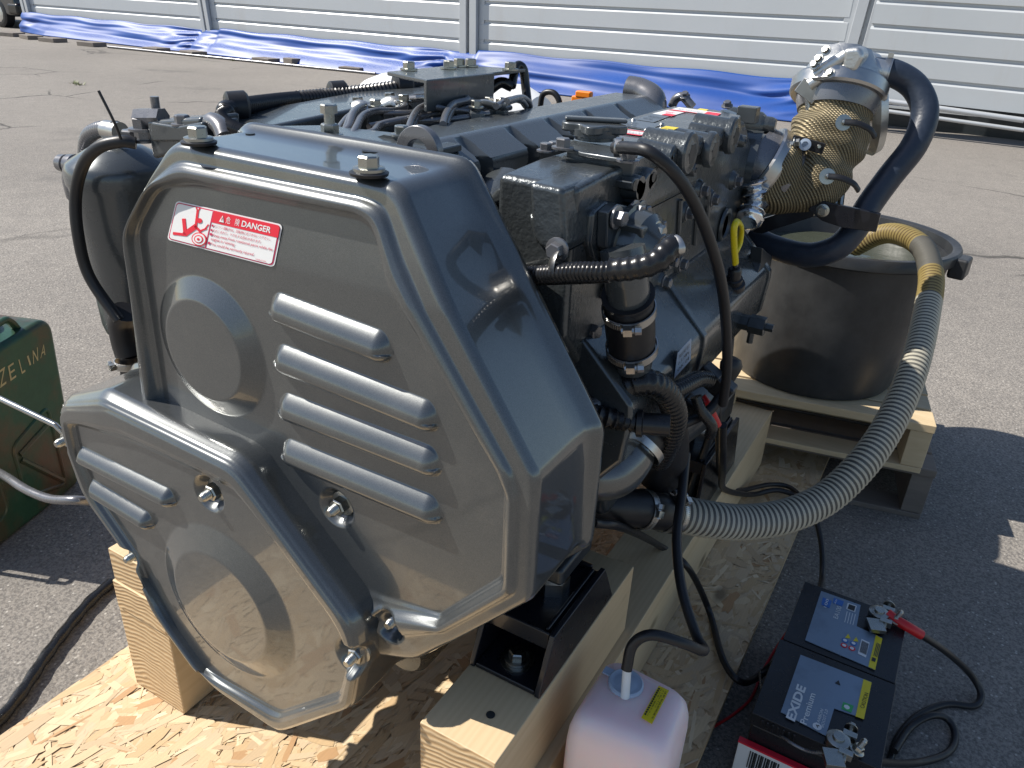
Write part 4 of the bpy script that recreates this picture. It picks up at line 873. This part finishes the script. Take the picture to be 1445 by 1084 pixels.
# three hole pad
c_=P(905,262,x=XS+.028)
pad=[(892,258),(897,252),(903,252),(909,257),(916,246),(923,242),(928,246),(926,256),(920,264),(914,276),(909,288),(903,294),(900,288),(900,276),(897,270),(892,268)]
prism('mounting_pad',[P(*q,x=XS+.028) for q in pad],(-.05,0,0),'plate',.002)
for q in ((896.5,262),(923,250)): mb=MB(); mb.lathe(P(*q,x=XS+.029),(-1,0,0),[(0,.009),(.002,.009)],14); build(mb,'bolt_hole',M['dark'],eng,smooth=0)
for q,r in (((883,262),.020),((900,250),.018)): p=P(*q,x=XS+.0); mb=MB(); mb.lathe(p,(1,0,0),[(-.03,r*1.3),(.028,r)],18); build(mb,'bolt_boss',M['cast'],eng)
# bolts on the broad side
for px,py in ((1003,281),(1036,255),(1003,353),(944,368),(958,372),(934,398),(967,300),(925,318),(988,268)):
    p=P(px,py,x=XS+.002); mb=MB(); mb.lathe(p-V((.01,0,0)),(1,0,0),[(0,.026),(.010,.022),(.014,.020)],20); build(mb,'bolt_boss',M['cast'],eng); bolt(p+V((.004,0,0)),(1,0,0),.012,'gpipe')
p=P(1022,318,x=XS+.001); mb=MB(); mb.lathe(p,(1,0,0),[(0,.045),(.006,.043),(.006,.032),(-.0,.030)],28,sy=1); build(mb,'core_plug',M['cast'],eng)
for a,b in (((1000,270),(996,330)),((960,282),(957,330)),((985,280),(980,345))):
    mb=MB(); mb.tube([P(*a,x=XS+.001),P(*b,x=XS+.001)],.006,8,sm=False); build(mb,'casting_rib',M['cast'],eng)
# thermostat housing flange and body
prism('thermostat_flange',[P(*q,x=XS+.012) for q in ((838,300),(858,284),(905,290),(912,310),(905,345),(900,385),(868,392),(842,380),(832,345))],(-.06,0,0),'paint',.008)
prism('thermostat_flange_face',[P(*q,x=XS+.030) for q in ((858,300),(872,288),(912,296),(918,320),(912,345),(905,372),(872,378),(856,350))],(-.0185,0,0),'plate',.003)
p=P(884,345,x=XS+.03); mb=MB(); mb.lathe(p,(1,-.12,-.02),[(0,.070),(.012,.070),(.014,.064),(.040,.060),(.046,.052),(.066,.030),(.070,.004)],40); build(mb,'thermostat_housing',M['paint'],eng,smooth=25)
for q in ((869,307),(894,298),(921,318),(903,298)): bolt(P(*q,x=XS+.034),(1,-.1,0),.013,'gpipe')
prism('housing_lug',[P(*q,x=XS+.075) for q in ((905,322),(922,316),(930,326),(926,338),(908,342))],(-.04,0,0),'plate',.005); bolt(P(925,326,x=XS+.078),(1,-.1,0),.012,'zinc')
tube('outlet_pipe',[P(878,350,x=XS+.07),P(882,375,x=XS+.078),P(885,400,x=XS+.08),P(888,430,x=XS+.08)],.035,'plate',28)
tube('coupling_hose',[P(886,416,x=XS+.08),P(887,424,x=XS+.08),P(889,460,x=XS+.08),P(892,500,x=XS+.08)],lambda t:.039+.0025*math.sin(t*math.pi)+.004*math.exp(-(t*14)**2),'rubber',32)
tube('lower_pipe',[P(892,498,x=XS+.08),P(893,512,x=XS+.075),P(888,526,x=XS+.05),P(870,535,x=XS+.0)],.034,'plate',24)
dn=(P(892,500,x=XS+.08)-P(886,416,x=XS+.08)).normalized()
clamp(P(887.5,437,x=XS+.08),dn,.0425,.016,(.35,-1,0)); clamp(P(891.5,490,x=XS+.08),dn,.0425,.016,(.35,-1,0))
# front casting web below the tank
prism('front_web',[P(*q,x=-.56) for q in ((800,350),(842,345),(850,470),(845,560),(800,590),(770,470))],(-.06,0,0),'cast',.012)
prism('side_web',[P(*q,x=XS-.01) for q in ((815,390),(845,395),(858,480),(850,520),(812,515))],(-.05,0,0),'cast',.01)
for q in ((831,466),(846,409)): bolt(P(*q,x=XS-.008),(1,-.2,0),.015,'gpipe')
# inlet hose with flange at the cover
c_=P(668,324,y=1.12); mb=MB(); mb.lathe(c_+V((-.015,-.10,-.006)),(.10,1,.02),[(0,.043),(.11,.043)],32); build(mb,'coupling_hose',M['rubber'],eng)
clamp(c_+V((-.004,-.022,-.004)),(.10,1,.02),.0445,.014)
mb=MB(); mb.lathe(c_+V((0,.0,0)),(.10,1,.02),[(0,.050),(.012,.053),(.02,.058),(.06,.075),(.10,.09)],36); build(mb,'inlet_neck',M['cast'],eng)
prism('inlet_flange',[P(*q,y=1.13) for q in ((664,292),(690,284),(712,291),(746,330),(752,344),(730,358),(700,352),(668,320))],(0,.05,0),'cast',.012)
bolt(P(724,338,y=1.125),(0,-1,0),.015,'zinc'); bolt(P(660,297,y=1.12),(0,-1,0),.014,'gpipe')
bolt(P(787,352,y=1.02),(0,-1,0),.013,'gpipe')
tube('cable_clip',[P(786,356,y=1.01),P(780,366,y=.995),P(778,382,y=.99),P(786,390,y=1.0),P(792,382,y=1.02)],.010,'steel',8,flat=.3)
# wiring harness across the front
hp=[P(705,392,y=1.08),P(740,388,y=1.03),P(780,386,y=1.0),P(815,383,y=.99),P(850,383,y=.985),P(890,380,y=.99),P(925,372,y=1.0),P(945,353,y=1.02)]
tube('wiring_harness',hp,.0145,'tape',16,rib=(.007,.0018))
tube('wiring_harness',[P(715,384,y=1.08),P(750,380,y=1.05),P(790,381,y=1.03)],.008,'tape',10)
tube('wiring_harness',[P(735,396,y=1.07),P(790,394,y=1.03),P(860,391,y=1.03)],.009,'tape',10)
tube('harness_wrap',[P(862,381,y=.985),P(890,379,y=.989),P(922,371,y=.998),P(944,352,y=1.018),P(950,345,y=1.03)],.0175,'tape',14,rib=(.013,.0016))
tube('cable_clip',[P(935,345,y=1.03),P(950,340,y=1.02),P(957,352,y=1.015),P(950,360,y=1.02)],.010,'steel',8,flat=.3)
# ------------------------------------------------------------------ lower cooler housing
a1,a2=P(940,412,x=XS+.002),P(1040,334,x=XS+.002)
mb=MB(); XO=-.395
U=[(1.20,1.075),(2.33,1.075)]; 
def sect(y): return [V((XS-.05,y,1.075)),V((XS+.002,y,1.075)),V((XO,y,.975)),V((XO+.002,y,.955)),V((XO-.005,y,.86)),V((XO-.05,y,.80)),V((XS-.05,y,.80))]
A_=sect(1.14);B_=sect(2.08); n_=len(A_)
mb.add(A_+B_,[tuple(range(n_)),tuple(reversed(range(n_,2*n_)))]+[(i,(i+1)%n_,n_+(i+1)%n_,n_+i) for i in range(n_)])
build(mb,'cooler_housing',M['paint'],eng,bevel=.010,seg=3)
for y in (1.52,2.07):
    mb=MB(); S_=sect(y); mb.prism([p+V((.006 if i not in (0,6) else 0,0,.006 if i<2 else 0)) for i,p in enumerate(S_)],(0,.022,0)); build(mb,'housing_flange',M['paint'],eng,bevel=.003)
q=[P(*k,x=XO+.0035) for k in ((951,534),(956,498),(975,477),(974,508))]; mb=MB(); mb.prism(q,(.001,0,0)); sk=build(mb,'grey_sticker',M['capgrey'],eng,smooth=0)
mb=MB(); a,b,c_,d_=[p+V((.002,0,0)) for p in q]
for i,s_ in enumerate(('PRESSURE TEST','0.3 MPa','OK 04')): 
    f0=.15+.27*i; text_mb(s_,[b.lerp(a,f0+.15).lerp(c_.lerp(d_,f0+.15),.1),b.lerp(a,f0+.15).lerp(c_.lerp(d_,f0+.15),.85),b.lerp(a,f0).lerp(c_.lerp(d_,f0),.1)],mb,0,res=1)
build(mb,'sticker_print',M['ink'],sk,smooth=0,recalc=False)
prism('housing_bracket',[P(*q,x=XO-.01) for q in ((1076,350),(1090,362),(1088,376),(1078,395),(1072,402),(1066,395),(1074,372))],(-.03,0,0),'dark',.003)
p=P(1040,452,x=XO-.01); mb=MB(); mb.lathe(p,(1,0,0),[(0,.020),(.03,.020),(.032,.024),(.07,.024),(.072,.010),(.09,.010)],6); mb.lathe(p+V((.04,0,-.02)),(0,0,-1),[(0,.008),(.03,.008)],8); build(mb,'drain_cock',M['dark'],eng)
# dipstick
tube('dipstick_handle',[P(1038,372,x=-.42),P(1036,345,x=-.42),P(1036,322,x=-.42),P(1041,313,x=-.42),P(1046,322,x=-.42),P(1044,342,x=-.42),P(1038,356,x=-.42)],.0085,'yplastic',10,flat=.7)
tube('dipstick_rod',[P(1038,362,x=-.42),P(1038,384,x=-.42)],.006,'gpipe',8,sm=False)
p=P(1037,378,x=-.42); q=P(1035,411,x=-.42); mb=MB(); mb.lathe(p,(q-p),[(0,.011),(.006,.016),(.03,.016),(.032,.020),(.045,.020),(.047,.026),(.060,.027),(.064,.022)],20); build(mb,'dipstick_boot',M['plastic'],eng)
tube('dipstick_tube',[P(1035,408,x=-.42),P(1032,450,x=-.42),P(1028,500,x=-.42),P(1024,545,x=-.42),P(1000,620,x=-.44),P(978,680,x=-.46),P(968,725,x=-.47)],.0115,'dark',12)
# ------------------------------------------------------------------ low pump pipes, elbows and looms (right front)
tube('pump_outlet_elbow',[P(815,660,y=1.20),P(845,668,y=1.21),P(868,662,y=1.23),P(885,640,y=1.26),P(892,622,y=1.3)],.054,'cover',28)
prism('pump_cover',[P(*q,y=1.15) for q in ((838,640),(862,628),(876,650),(870,660),(858,645),(846,662),(838,664))],(0,.03,0),'plate',.004)
tube('rubber_elbow',[P(888,634,y=1.27),P(905,612,y=1.30),P(922,605,y=1.36),P(935,608,y=1.42),P(938,640,y=1.46),P(930,670,y=1.48)],.052,'rubber',26)
clamp(P(899,626,y=1.275),(P(905,612,y=1.30)-P(888,634,y=1.27)),.056,.016)
tube('discharge_elbow',[P(800,700,y=1.30),P(850,710,y=1.32),P(890,716,y=1.36),P(925,721,y=1.41),P(945,725,y=1.45)],.0415,'rubber',28)
dd=(P(945,725,y=1.45)-P(890,716,y=1.36)).normalized()
clamp(P(908,719,y=1.385),dd,.0435,.017,(.3,-.8,.5)); clamp(P(938,723,y=1.435),dd,.0435,.014,(.1,-.4,.9)); clamp(P(950,725,y=1.455),dd,.0435,.014,(.1,-.4,.9))
tube('wiring_harness',[P(812,578,y=1.20),P(850,572,y=1.18),P(885,545,y=1.18),P(915,540,y=1.2),P(940,555,y=1.24),P(952,585,y=1.28),P(945,620,y=1.32),P(930,650,y=1.36)],.025,'tape',18,rib=(.012,.0022))
tube('wiring_harness',[P(830,582,y=1.12),P(860,590,y=1.13),P(892,596,y=1.16),P(910,594,y=1.18)],.019,'plastic',16,rib=(.011,.004))
mb=MB(); p=P(897,597,y=1.165); mb.lathe(p,(1,.3,.1),[(0,.019),(.003,.025),(.012,.025),(.014,.020),(.06,.020)],20); build(mb,'conduit_collar',M['plastic'],eng)
tube('wiring_harness',[P(800,590,y=1.1),P(830,575,y=1.13),P(850,565,y=1.16)],.014,'gpipe',12)
tube('wiring_harness',[P(935,560,y=1.25),P(965,545,y=1.32),P(985,535,y=1.38),P(1000,535,y=1.42)],.017,'tape',14,rib=(.008,.0015))
pbox('starter_cover',(-.56,1.25,.64),(-.46,1.5,.80),'dark',.02)
mb=MB(); p=P(985,540,y=1.62); mb.lathe(p+V((-.05,-.25,-.05)),(.15,1,0),[(0,.05),(.01,.075),(.30,.075),(.32,.05)],32); build(mb,'starter_motor',M['dark'],eng)
for q in ((1000,530),(975,575),(957,548),(1020,548)):
    p=P(*q,y=1.5); mb=MB(); mb.box(p-V((.022,.02,.02)),p+V((.022,.02,.02)),R=Matrix.Rotation(.5,3,'Y')); build(mb,'connector',M['plastic'],eng,bevel=.005)
p=P(1030,522,y=1.55); mb=MB(); mb.lathe(p,(0,.3,1),[(-.03,.012),(0,.022),(.012,.024),(.025,.018),(.03,.004)],18); build(mb,'rubber_cap',M['rubber'],eng)
tube('red_lead',[P(990,560,y=1.5),P(1000,575,y=1.5),P(1012,600,y=1.52)],.010,'redrub',10)
tube('wiring_harness',[P(982,560,y=1.42),P(990,580,y=1.42),P(1004,600,y=1.43),P(1002,615,y=1.44)],.012,'tape',12)
tube('wiring_harness',[P(1026,545,y=1.5),P(1000,580,y=1.46),P(960,600,y=1.4)],.011,'rubber',12)
# clutter of small castings behind the looms
for q,r in (((860,520),.04),((830,545),.06)):
    p=P(*q,y=1.32); mb=MB(); mb.lathe(p,(.3,-1,0),[(-.1,r*1.2),(0,r),(.01,r*.8),(.012,r*.3)],28); build(mb,'pump_body',M['dark'],eng)
pbox('lower_casting',(-.66,1.12,.56),(-.54,1.55,.84),'dark',.03)
# ------------------------------------------------------------------ mounts
def mount(x0,x1,y0,y1,z0,h,sl,name='engine_mount'):
    r=bpy.data.objects.new(name,None); 
    mb=MB(); t_=.012
    for x in (x0,x1-t_): mb.prism([V((x,y0,z0)),V((x,y1,z0)),V((x,y1-.065,z0+h)),V((x,y0+sl,z0+h)),V((x,y0,z0+.012))],(t_,0,0))
    mb.box((x0+t_+.0005,y0+.002,z0+.0005),(x1-t_-.0005,y1-.002,z0+t_))
    mb.box((x0+t_+.0005,y0+sl+.006,z0+h-t_-.012),(x1-t_-.0005,y1-.065,z0+h-.012))
    mb.box((x0+t_+.0005,y0+sl,z0+h-.04),(x1-t_-.0005,y0+sl+.0055,z0+h)); mb.box((x0+t_+.0005,y0+.13,z0+t_+.001),(x1-t_-.0005,y0+.142,z0+h-t_-.013)); mb.box((x1-t_-.014,y0+sl+.01,z0+h-.011),(x1-t_-.006,y1-.08,z0+h+.002)); mb.box((x0+t_+.0005,y1-.075,z0+h-.011),(x1-t_-.016,y1-.066,z0+h+.001))
    o=build(mb,name,M['blackpaint'],eng,bevel=.003,smooth=30)
    cx_=(x0+x1)/2; mb=MB(); mb.lathe((cx_,y0+.05,z0+t_+.0005),(0,0,1),[(0,.033),(.003,.033)],26); mb.bolt((cx_,y0+.05,z0+t_+.004),(0,0,1),.017); build(mb,'bolt',M['zinc'],o)
    mb=MB(); mb.lathe((cx_+.005,y0+.175,z0+h-.012),(0,0,1),[(0,.034),(.030,.034)],6); build(mb,'adjuster_nut',M['steel'],o,smooth=30); mb=MB(); mb.lathe((cx_+.005,y0+.175,z0+h+.018),(0,0,1),[(0,.019),(.10,.019)],18); build(mb,'adjuster_stud',M['white'],o,smooth=30)
    return o
mount(-.588,-.433,.947,1.285,.431,.118,.045)
mount(-.585,-.425,1.90,2.32,.237,.20,.02)
mount(-1.46,-1.31,.947,1.285,.431,.118,.045)
mount(-1.46,-1.31,1.98,2.27,.341,.12,.05)
pbox('mount_arm',(-.62,1.06,.60),(-.46,1.20,.64),'dark',.01); pbox('mount_arm',(-1.45,1.06,.60),(-1.15,1.20,.64),'dark',.01)
pbox('mount_arm',(-.62,2.05,.47),(-.44,2.2,.56),'dark',.01); pbox('mount_arm',(-1.45,2.05,.47),(-1.15,2.2,.56),'dark',.01)
pbox('gearbox_housing',(-1.2,2.37,.45),(-.62,2.62,1.15),'dark',.06)
# ------------------------------------------------------------------ exhaust
mb=MB(); c_=P(1066,238,y=2.16); mb.lathe(c_+V((-.20,0,-.0)),(1,.12,-.02),[(0,.12),(.05,.105),(.16,.098),(.20,.098)],40); build(mb,'turbine_outlet',M['paint'],eng)
for q,r in (((1072,178),.035),((1088,178),.022)): mb=MB(); p=P(*q,y=2.2); mb.lathe(p+V((-.09,0,0)),(1,.1,0),[(0,r*1.2),(.09,r),(.1,r*.8)],20); build(mb,'port_boss',M['cast'],eng)
p=P(1042,160,y=2.12); mb=MB(); mb.lathe(p+V((-.03,0,-.06)),(.3,0,1),[(0,.035),(.055,.035),(.06,.03)],20); mb.box(p+V((.0,-.02,-.02)),p+V((.05,.02,.02))); build(mb,'sender_unit',M['plate'],eng,bevel=.003)
bolt(P(1026,150,y=2.1),(0,-.4,1),.010,'gpipe')
e0=P(1083,240,y=2.20); 
ep=[P(1080,236,y=2.22),P(1105,252,y=2.24),P(1135,252,y=2.27),P(1158,225,y=2.31),P(1172,185,y=2.34),P(1180,150,y=2.37)]
rE=.098
exh=thing('exhaust_elbow',P(1140,250,y=2.28),'gold heat wrapped exhaust elbow with silver clamped head at the rear of the engine','exhaust elbow')
t=NT('gold_woven_heat_wrap'); co_=t.co(); wv=t.new('ShaderNodeTexWave',wave_type='BANDS',bands_direction='DIAGONAL'); wv.inputs['Scale'].default_value=78; wv.inputs['Distortion'].default_value=.5; wv.inputs['Detail'].default_value=2; wv.inputs['Detail Scale'].default_value=1.5; t.l.new(co_,wv.inputs[0])
wv2=t.new('ShaderNodeTexWave',wave_type='BANDS',bands_direction='Z'); wv2.inputs['Scale'].default_value=110; wv2.inputs['Distortion'].default_value=1; t.l.new(co_,wv2.inputs[0])
t.set(Base_Color=t.mix(wv.outputs[0],(.10,.083,.05),(.34,.28,.17)),Metallic=.5,Roughness=.52); t.bump(t.math('ADD',wv.outputs[0],t.math('MULTIPLY',wv2.outputs[0],.35)),.6,.004); M['wrap']=t.mat
mb=MB(); mb.tube(ep,lambda t_:rE+.006*math.sin(19*t_)+.003*math.sin(41*t_),48,n=16)
rs=random.Random(3); mb.v=[(x+.0,y,z) for x,y,z in mb.v]
from mathutils import noise as mn
mb.v=[tuple(V(v)+V((mn.noise(V(v)*14),mn.noise(V(v)*14+V((5,0,0))),mn.noise(V(v)*14+V((0,9,0)))))*.009) for v in mb.v]
wr=build(mb,'heat_wrap',M['wrap'],exh,smooth=80)
mb=MB(); mb.tube([ep[0]-V((.03,0,-.012)),ep[0],ep[1]],rE*.97,36,n=4); build(mb,'inlet_pipe',M['gpipe'],exh)
def vclamp(p,d,r,w_): 
    p=V(p);d=V(d).normalized(); mb=MB(); mb.lathe(p-d*w_/2,d,[(0,r*.9),(0,r*1.04),(w_*.15,r*1.08),(w_*.85,r*1.08),(w_,r*1.04),(w_,r*.9)],48,cap=False)
    s_=d.orthogonal().normalized(); o=build(mb,'band_clamp',M['steel'],exh,smooth=30)
    return o
vclamp(ep[0]+V((-.0,0,0)),ep[1]-ep[0],rE*1.02,.040); mb=MB(); p=P(1103,207,y=2.18); mb.tube([p+V((-.03,0,0)),p+V((.03,0,.01))],.008,8,sm=False); mb.bolt(p+V((.03,0,.012)),(1,0,.2),.011); build(mb,'clamp_bolt',M['zinc'],exh)
dtop=(ep[-1]-ep[-2]).normalized()
mb=MB(); mb.lathe(ep[-1]-dtop*.02,dtop,[(0,rE*1.0),(.03,rE*1.10),(.06,rE*1.13),(.085,rE*1.16)],44); build(mb,'bellmouth',M['gpipe'],exh)
tc=P(1186,118,y=2.40); vclamp(P(1183,128,y=2.385),dtop,rE*1.18,.042)
mb=MB(); p=P(1142,128,y=2.3); mb.box(p-V((.03,.015,.02)),p+V((.03,.015,.02)),R=Matrix.Rotation(.5,3,'Y')); mb.tube([p+V((-.0,0,-.02)),p+V((.02,.0,-.09))],.008,8,sm=False); build(mb,'clamp_latch',M['steel'],exh,bevel=.002)
mb=MB(); mb.lathe(P(1184,122,y=2.39),dtop,[(0,.106),(.03,.104),(.050,.092),(.085,.074),(.095,.05),(.098,.0)],10)
build(mb,'elbow_head',M['alu'],exh,smooth=35)
hd0=P(1186,96,y=2.40)
mb=MB()
for k,(px,py) in enumerate(((1165,92),(1178,84),(1158,106))): mb.tube([P(px-16,py+14,y=2.29),P(px+16,py-6,y=2.30)],.017,12,sm=False)
build(mb,'casting_rib',M['alu'],exh)
prism('head_lid',[P(*q,y=2.28) for q in ((1190,68),(1214,66),(1220,80),(1206,104),(1186,100))],(0,.10,0),'alu',.012,parent=exh)
for q in ((1166,72),(1150,92),(1156,84),(1172,104)): bolt(P(*q,y=2.275),(-.3,-.8,.4),.009,'zinc',parent=exh)
tube('outlet_stub',[P(1200,95,y=2.42),P(1225,98,y=2.42),P(1250,103,y=2.43)],.031,'alu',26,parent=exh)
mb=MB(); mb.lathe(P(1212,150,y=2.50),(1,.35,.25),[(0,.02),(.01,.13),(.03,.14),(.05,.13),(.055,.10)],44); build(mb,'mixer_shell',M['alu'],exh)
# washers and strap pins on the wrap
def pin(px,py,y,strap=None):
    p=P(px,py,y=y); n_=V((.35,-.9,.2)).normalized(); mb=MB(); mb.lathe(p,n_,[(0,.020),(.003,.020),(.0035,.006),(.014,.006),(.016,.003)],26); build(mb,'wrap_washer',M['zinc'],exh)
    if strap: mb=MB(); a=p+n_*.012; mb.tube([a,a+V((.03,.005,.0)),a+V((.06,.02,-.012)),a+V((.075,.035,-.03))],.009,10,flat=.6); build(mb,'wrap_strap',M['rubber'],exh)
pin(1190,173,2.235,True); pin(1167,249,2.165,True)
mb=MB(); mb.box(P(1140,204,y=2.19)-V((.042,.004,.014)),P(1140,204,y=2.19)+V((.042,.004,.014)),R=Matrix.Rotation(math.radians(8),3,'Y')); build(mb,'wrap_tag',M['plastic'],exh,bevel=.002); mb=MB(); mb.lathe(P(1136,204,y=2.18),(.2,-1,.1),[(0,.015),(.002,.015),(.003,.008),(.0,.008)],24); build(mb,'tag_ring',M['capgrey'],exh)
for q in ((1124,200),(1156,207)): mb=MB(); mb.lathe(P(*q,y=2.184),(.2,-1,.1),[(0,.006),(.004,.004)],12); build(mb,'rivet',M['zinc'],exh)
tube('foil_insulation',[P(1062,255,y=2.1),P(1066,280,y=2.1),P(1060,300,y=2.08),P(1056,315,y=2.05)],lambda t_:.03+.008*math.sin(30*t_),'foil',10,n=10)
# hose bracket
prism('hose_bracket',[P(*q,y=2.22) for q in ((1066,312),(1140,290),(1150,292),(1148,306),(1075,330),(1062,328))],(0,.02,0),'blackpaint',.002)
prism('hose_bracket',[P(*q,y=2.20) for q in ((1152,282),(1170,286),(1243,302),(1236,328),(1190,322),(1160,312),(1140,296))],(0,.012,0),'blackpaint',.002)
bolt(P(1161,297,y=2.195),(0,-1,0),.012,'zinc')
mb=MB(); mb.tube([P(1190,258,y=2.3),P(1186,290,y=2.28)],.008,8,sm=False); mb.tube([P(1182,262,y=2.3),P(1178,292,y=2.28)],.008,8,sm=False); build(mb,'bracket_bolt',M['zinc'],eng)
# ------------------------------------------------------------------ hoses that leave the engine
def hose(name,pts,r,mat,label,cat,grp=None,seg=24,**k):
    mb=MB(); mb.tube(pts,r,seg,**k); o=build(mb,name,mat if isinstance(mat,list) else M[mat],None,smooth=50); tag(o,label,cat,grp); return o
t=NT('bluish_reinforced_rubber'); n=t.noise(45,3,.6); t.set(Base_Color=t.mix(n,(.014,.020,.034),(.03,.042,.066)),Roughness=t.math('ADD',t.math('MULTIPLY',n,.25),.28)); t.bump(t.math('ADD',n,t.noise(12,3,.5)),.35,.004); M['navy']=t.mat
hose('water_hose',[P(1232,100,y=2.43),P(1262,104,y=2.45),P(1292,124,y=2.46),P(1305,160,y=2.44),P(1290,205,y=2.40),P(1255,250,y=2.36),P(1226,290,y=2.32),P(1205,325,y=2.28),P(1180,350,y=2.26),P(1140,360,y=2.26),P(1095,350,y=2.28),P(1060,335,y=2.3)],.0345,'navy','thick navy rubber hose curving down from the exhaust elbow head','hose',seg=30)
c_=P(1250,103,y=2.44); cl=clamp(c_,(1,.1,-.05),.036,.020,(0,0,1),parent=exh)
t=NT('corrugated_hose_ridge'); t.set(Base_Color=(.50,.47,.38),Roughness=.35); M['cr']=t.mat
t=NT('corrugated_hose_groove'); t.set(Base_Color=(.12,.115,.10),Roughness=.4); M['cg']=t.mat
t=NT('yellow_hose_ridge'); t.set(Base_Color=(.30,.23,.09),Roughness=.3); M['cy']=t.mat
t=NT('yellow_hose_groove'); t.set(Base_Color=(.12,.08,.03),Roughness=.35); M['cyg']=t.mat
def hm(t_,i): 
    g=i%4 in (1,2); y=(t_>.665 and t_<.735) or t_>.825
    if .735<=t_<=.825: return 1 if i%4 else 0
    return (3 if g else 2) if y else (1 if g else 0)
hose('suction_hose',[P(925,721,y=1.42),P(955,725,y=1.46),P(1000,733,y=1.52),P(1050,737,y=1.60),P(1110,728,y=1.70),P(1170,700,y=1.82),P(1225,645,y=1.96),P(1265,580,y=2.12),P(1292,510,y=2.30),P(1308,440,y=2.52),P(1314,390,y=2.70),P(1302,350,y=2.86),P(1270,331,y=2.98),P(1240,332,y=3.06),P(1205,350,y=3.12)],(lambda t_:.0440-.009*t_),[M['cr'],M['cg'],M['cy'],M['cyg']],'ribbed grey and amber suction hose running from the engine into the tub','hose',seg=28,rib=(.0155,.0065),mfn=hm)
R14=.0085
GZb=GZ+.012
hose('breather_hose',[P(968,640,y=1.5),P(962,700,y=1.42),P(955,760,y=1.34),P(962,830,y=1.26),P(982,895,y=1.2),P(993,918,y=1.16),P(965,908,y=1.12),P(920,896,y=1.09),P(893,910,y=1.075),P(884,945,z=CZ+.06)],.0105,'rubber','black hose bending into the neck of the pink canister','hose',seg=14)
mb=MB(); mb.tube([P(885,940,z=CZ+.065),P(882,984,z=CZ+.003)],.0085,14,sm=False); tag(build(mb,'inlet_tube',M['white']),'short white tube between black hose and pink canister','tube')
hose('power_cable',[P(838,738,y=1.2),P(880,745,y=1.3),P(930,770,z=.26),P(970,800,z=.20),P(1000,860,z=.02),P(1020,930,z=.02),P(1045,962,z=.01),P(1070,955,z=-.06),P(1090,938,z=-.03),P(1110,930,z=.05)],.0095,'rubber','black cable from under the engine over the platform edge to the batteries','cable','cables',seg=12)
hose('power_cable',[P(1020,600,y=1.6),P(1020,660,y=1.7),P(1022,690,z=.25),P(1060,698,z=.05),P(1100,692,z=.03),P(1140,712,z=.02),P(1158,760,z=-.02),P(1160,815,z=-.08),P(1150,850,z=0.0)],.0095,'rubber','black cable leaving the rear mount and dropping behind the rear battery','cable','cables',seg=12)
hose('power_cable',[P(1012,560,y=1.6),P(1014,620,y=1.7),P(1018,675,z=.25),P(1040,692,z=.10),P(1085,684,z=.04),P(1115,688,z=.03),P(1140,712,z=.035)],.0085,'rubber','upper of the two thin cables crossing the platform behind the suction hose','cable','cables',seg=12)
hose('battery_lead',[P(1252,865,z=.16),P(1262,873,z=.155),P(1280,884,z=.15),P(1300,896,z=.13)],.0135,'redrub','red sleeve on the lead of the rear battery','cable sleeve',seg=14)
hose('battery_lead',[P(1298,895,z=.13),P(1335,920,z=.06),P(1368,950,z=-.05),P(1384,978,z=-.10),P(1375,996,z=-.11),P(1335,994,z=-.11),P(1295,1010,z=-.11),P(1268,1040,z=-.11),P(1255,1075,z=-.11)],.0095,'rubber','black lead looping away from the rear battery over the asphalt','cable','cables',seg=12)
hose('battery_lead',[P(1200,1065,z=.15),P(1240,1075,z=.06),P(1290,1077,z=-.06),P(1335,1064,z=-.10),P(1348,1040,z=-.11),P(1338,1016,z=-.10),P(1315,1010,z=-.085),P(1285,1026,z=-.095),P(1262,1060,z=-.09)],.0095,'rubber','black lead looping beside the front battery','cable','cables',seg=12)
hose('thin_wire',[P(1072,948,z=-.05),P(1074,975,z=0.0),P(1080,1010,z=.05),P(1105,1040,z=.11),P(1140,1060,z=.12),P(1175,1062,z=.155)],.004,'gpipe','thin grey wire along the front battery','wire','wires by the batteries',seg=8)
hose('thin_wire',[P(1118,882,z=-.05),P(1095,915,z=-.08),P(1075,950,z=-.10),P(1060,985,z=-.11),P(1035,1008,z=-.115),P(1008,1025,z=-.115)],.004,'redrub','thin red wire along the platform edge','wire','wires by the batteries',seg=8)
hose('thin_wire',[P(1214,864,z=.12),P(1225,868,z=.12),P(1235,872,z=.14)],.004,'redrub','short red wire at the rear battery terminal','wire','wires by the batteries',seg=8)
hose('power_cable',[P(158,822,z=GZ+.02),P(128,848,z=GZ+.02),P(96,885,z=GZ+.02),P(62,930,z=GZ+.02),P(25,985,z=GZ+.02),P(-10,1025,z=GZ+.02),P(-80,1090,z=GZ+.02)],lambda t_:.0165+.0014*math.sin(60*t_),'tape','thick taped black cable lying on the asphalt at the lower left','cable','cables',seg=16)
hose('grey_hose',[P(135,708,y=1.0),P(108,706,y=.95),P(70,704,y=.93),P(35,690,y=.93),P(0,668,y=.95),P(-60,640,y=1.0)],.0125,'gpipe','grey hose leaving the left side of the engine','hose',seg=14)
hose('grey_rod',[P(90,612,y=.97),P(78,600,y=.96),P(-20,553,y=.93)],.0075,'steel','thin grey steel line running left in front of the jerrycan','line',seg=12,sm=False)
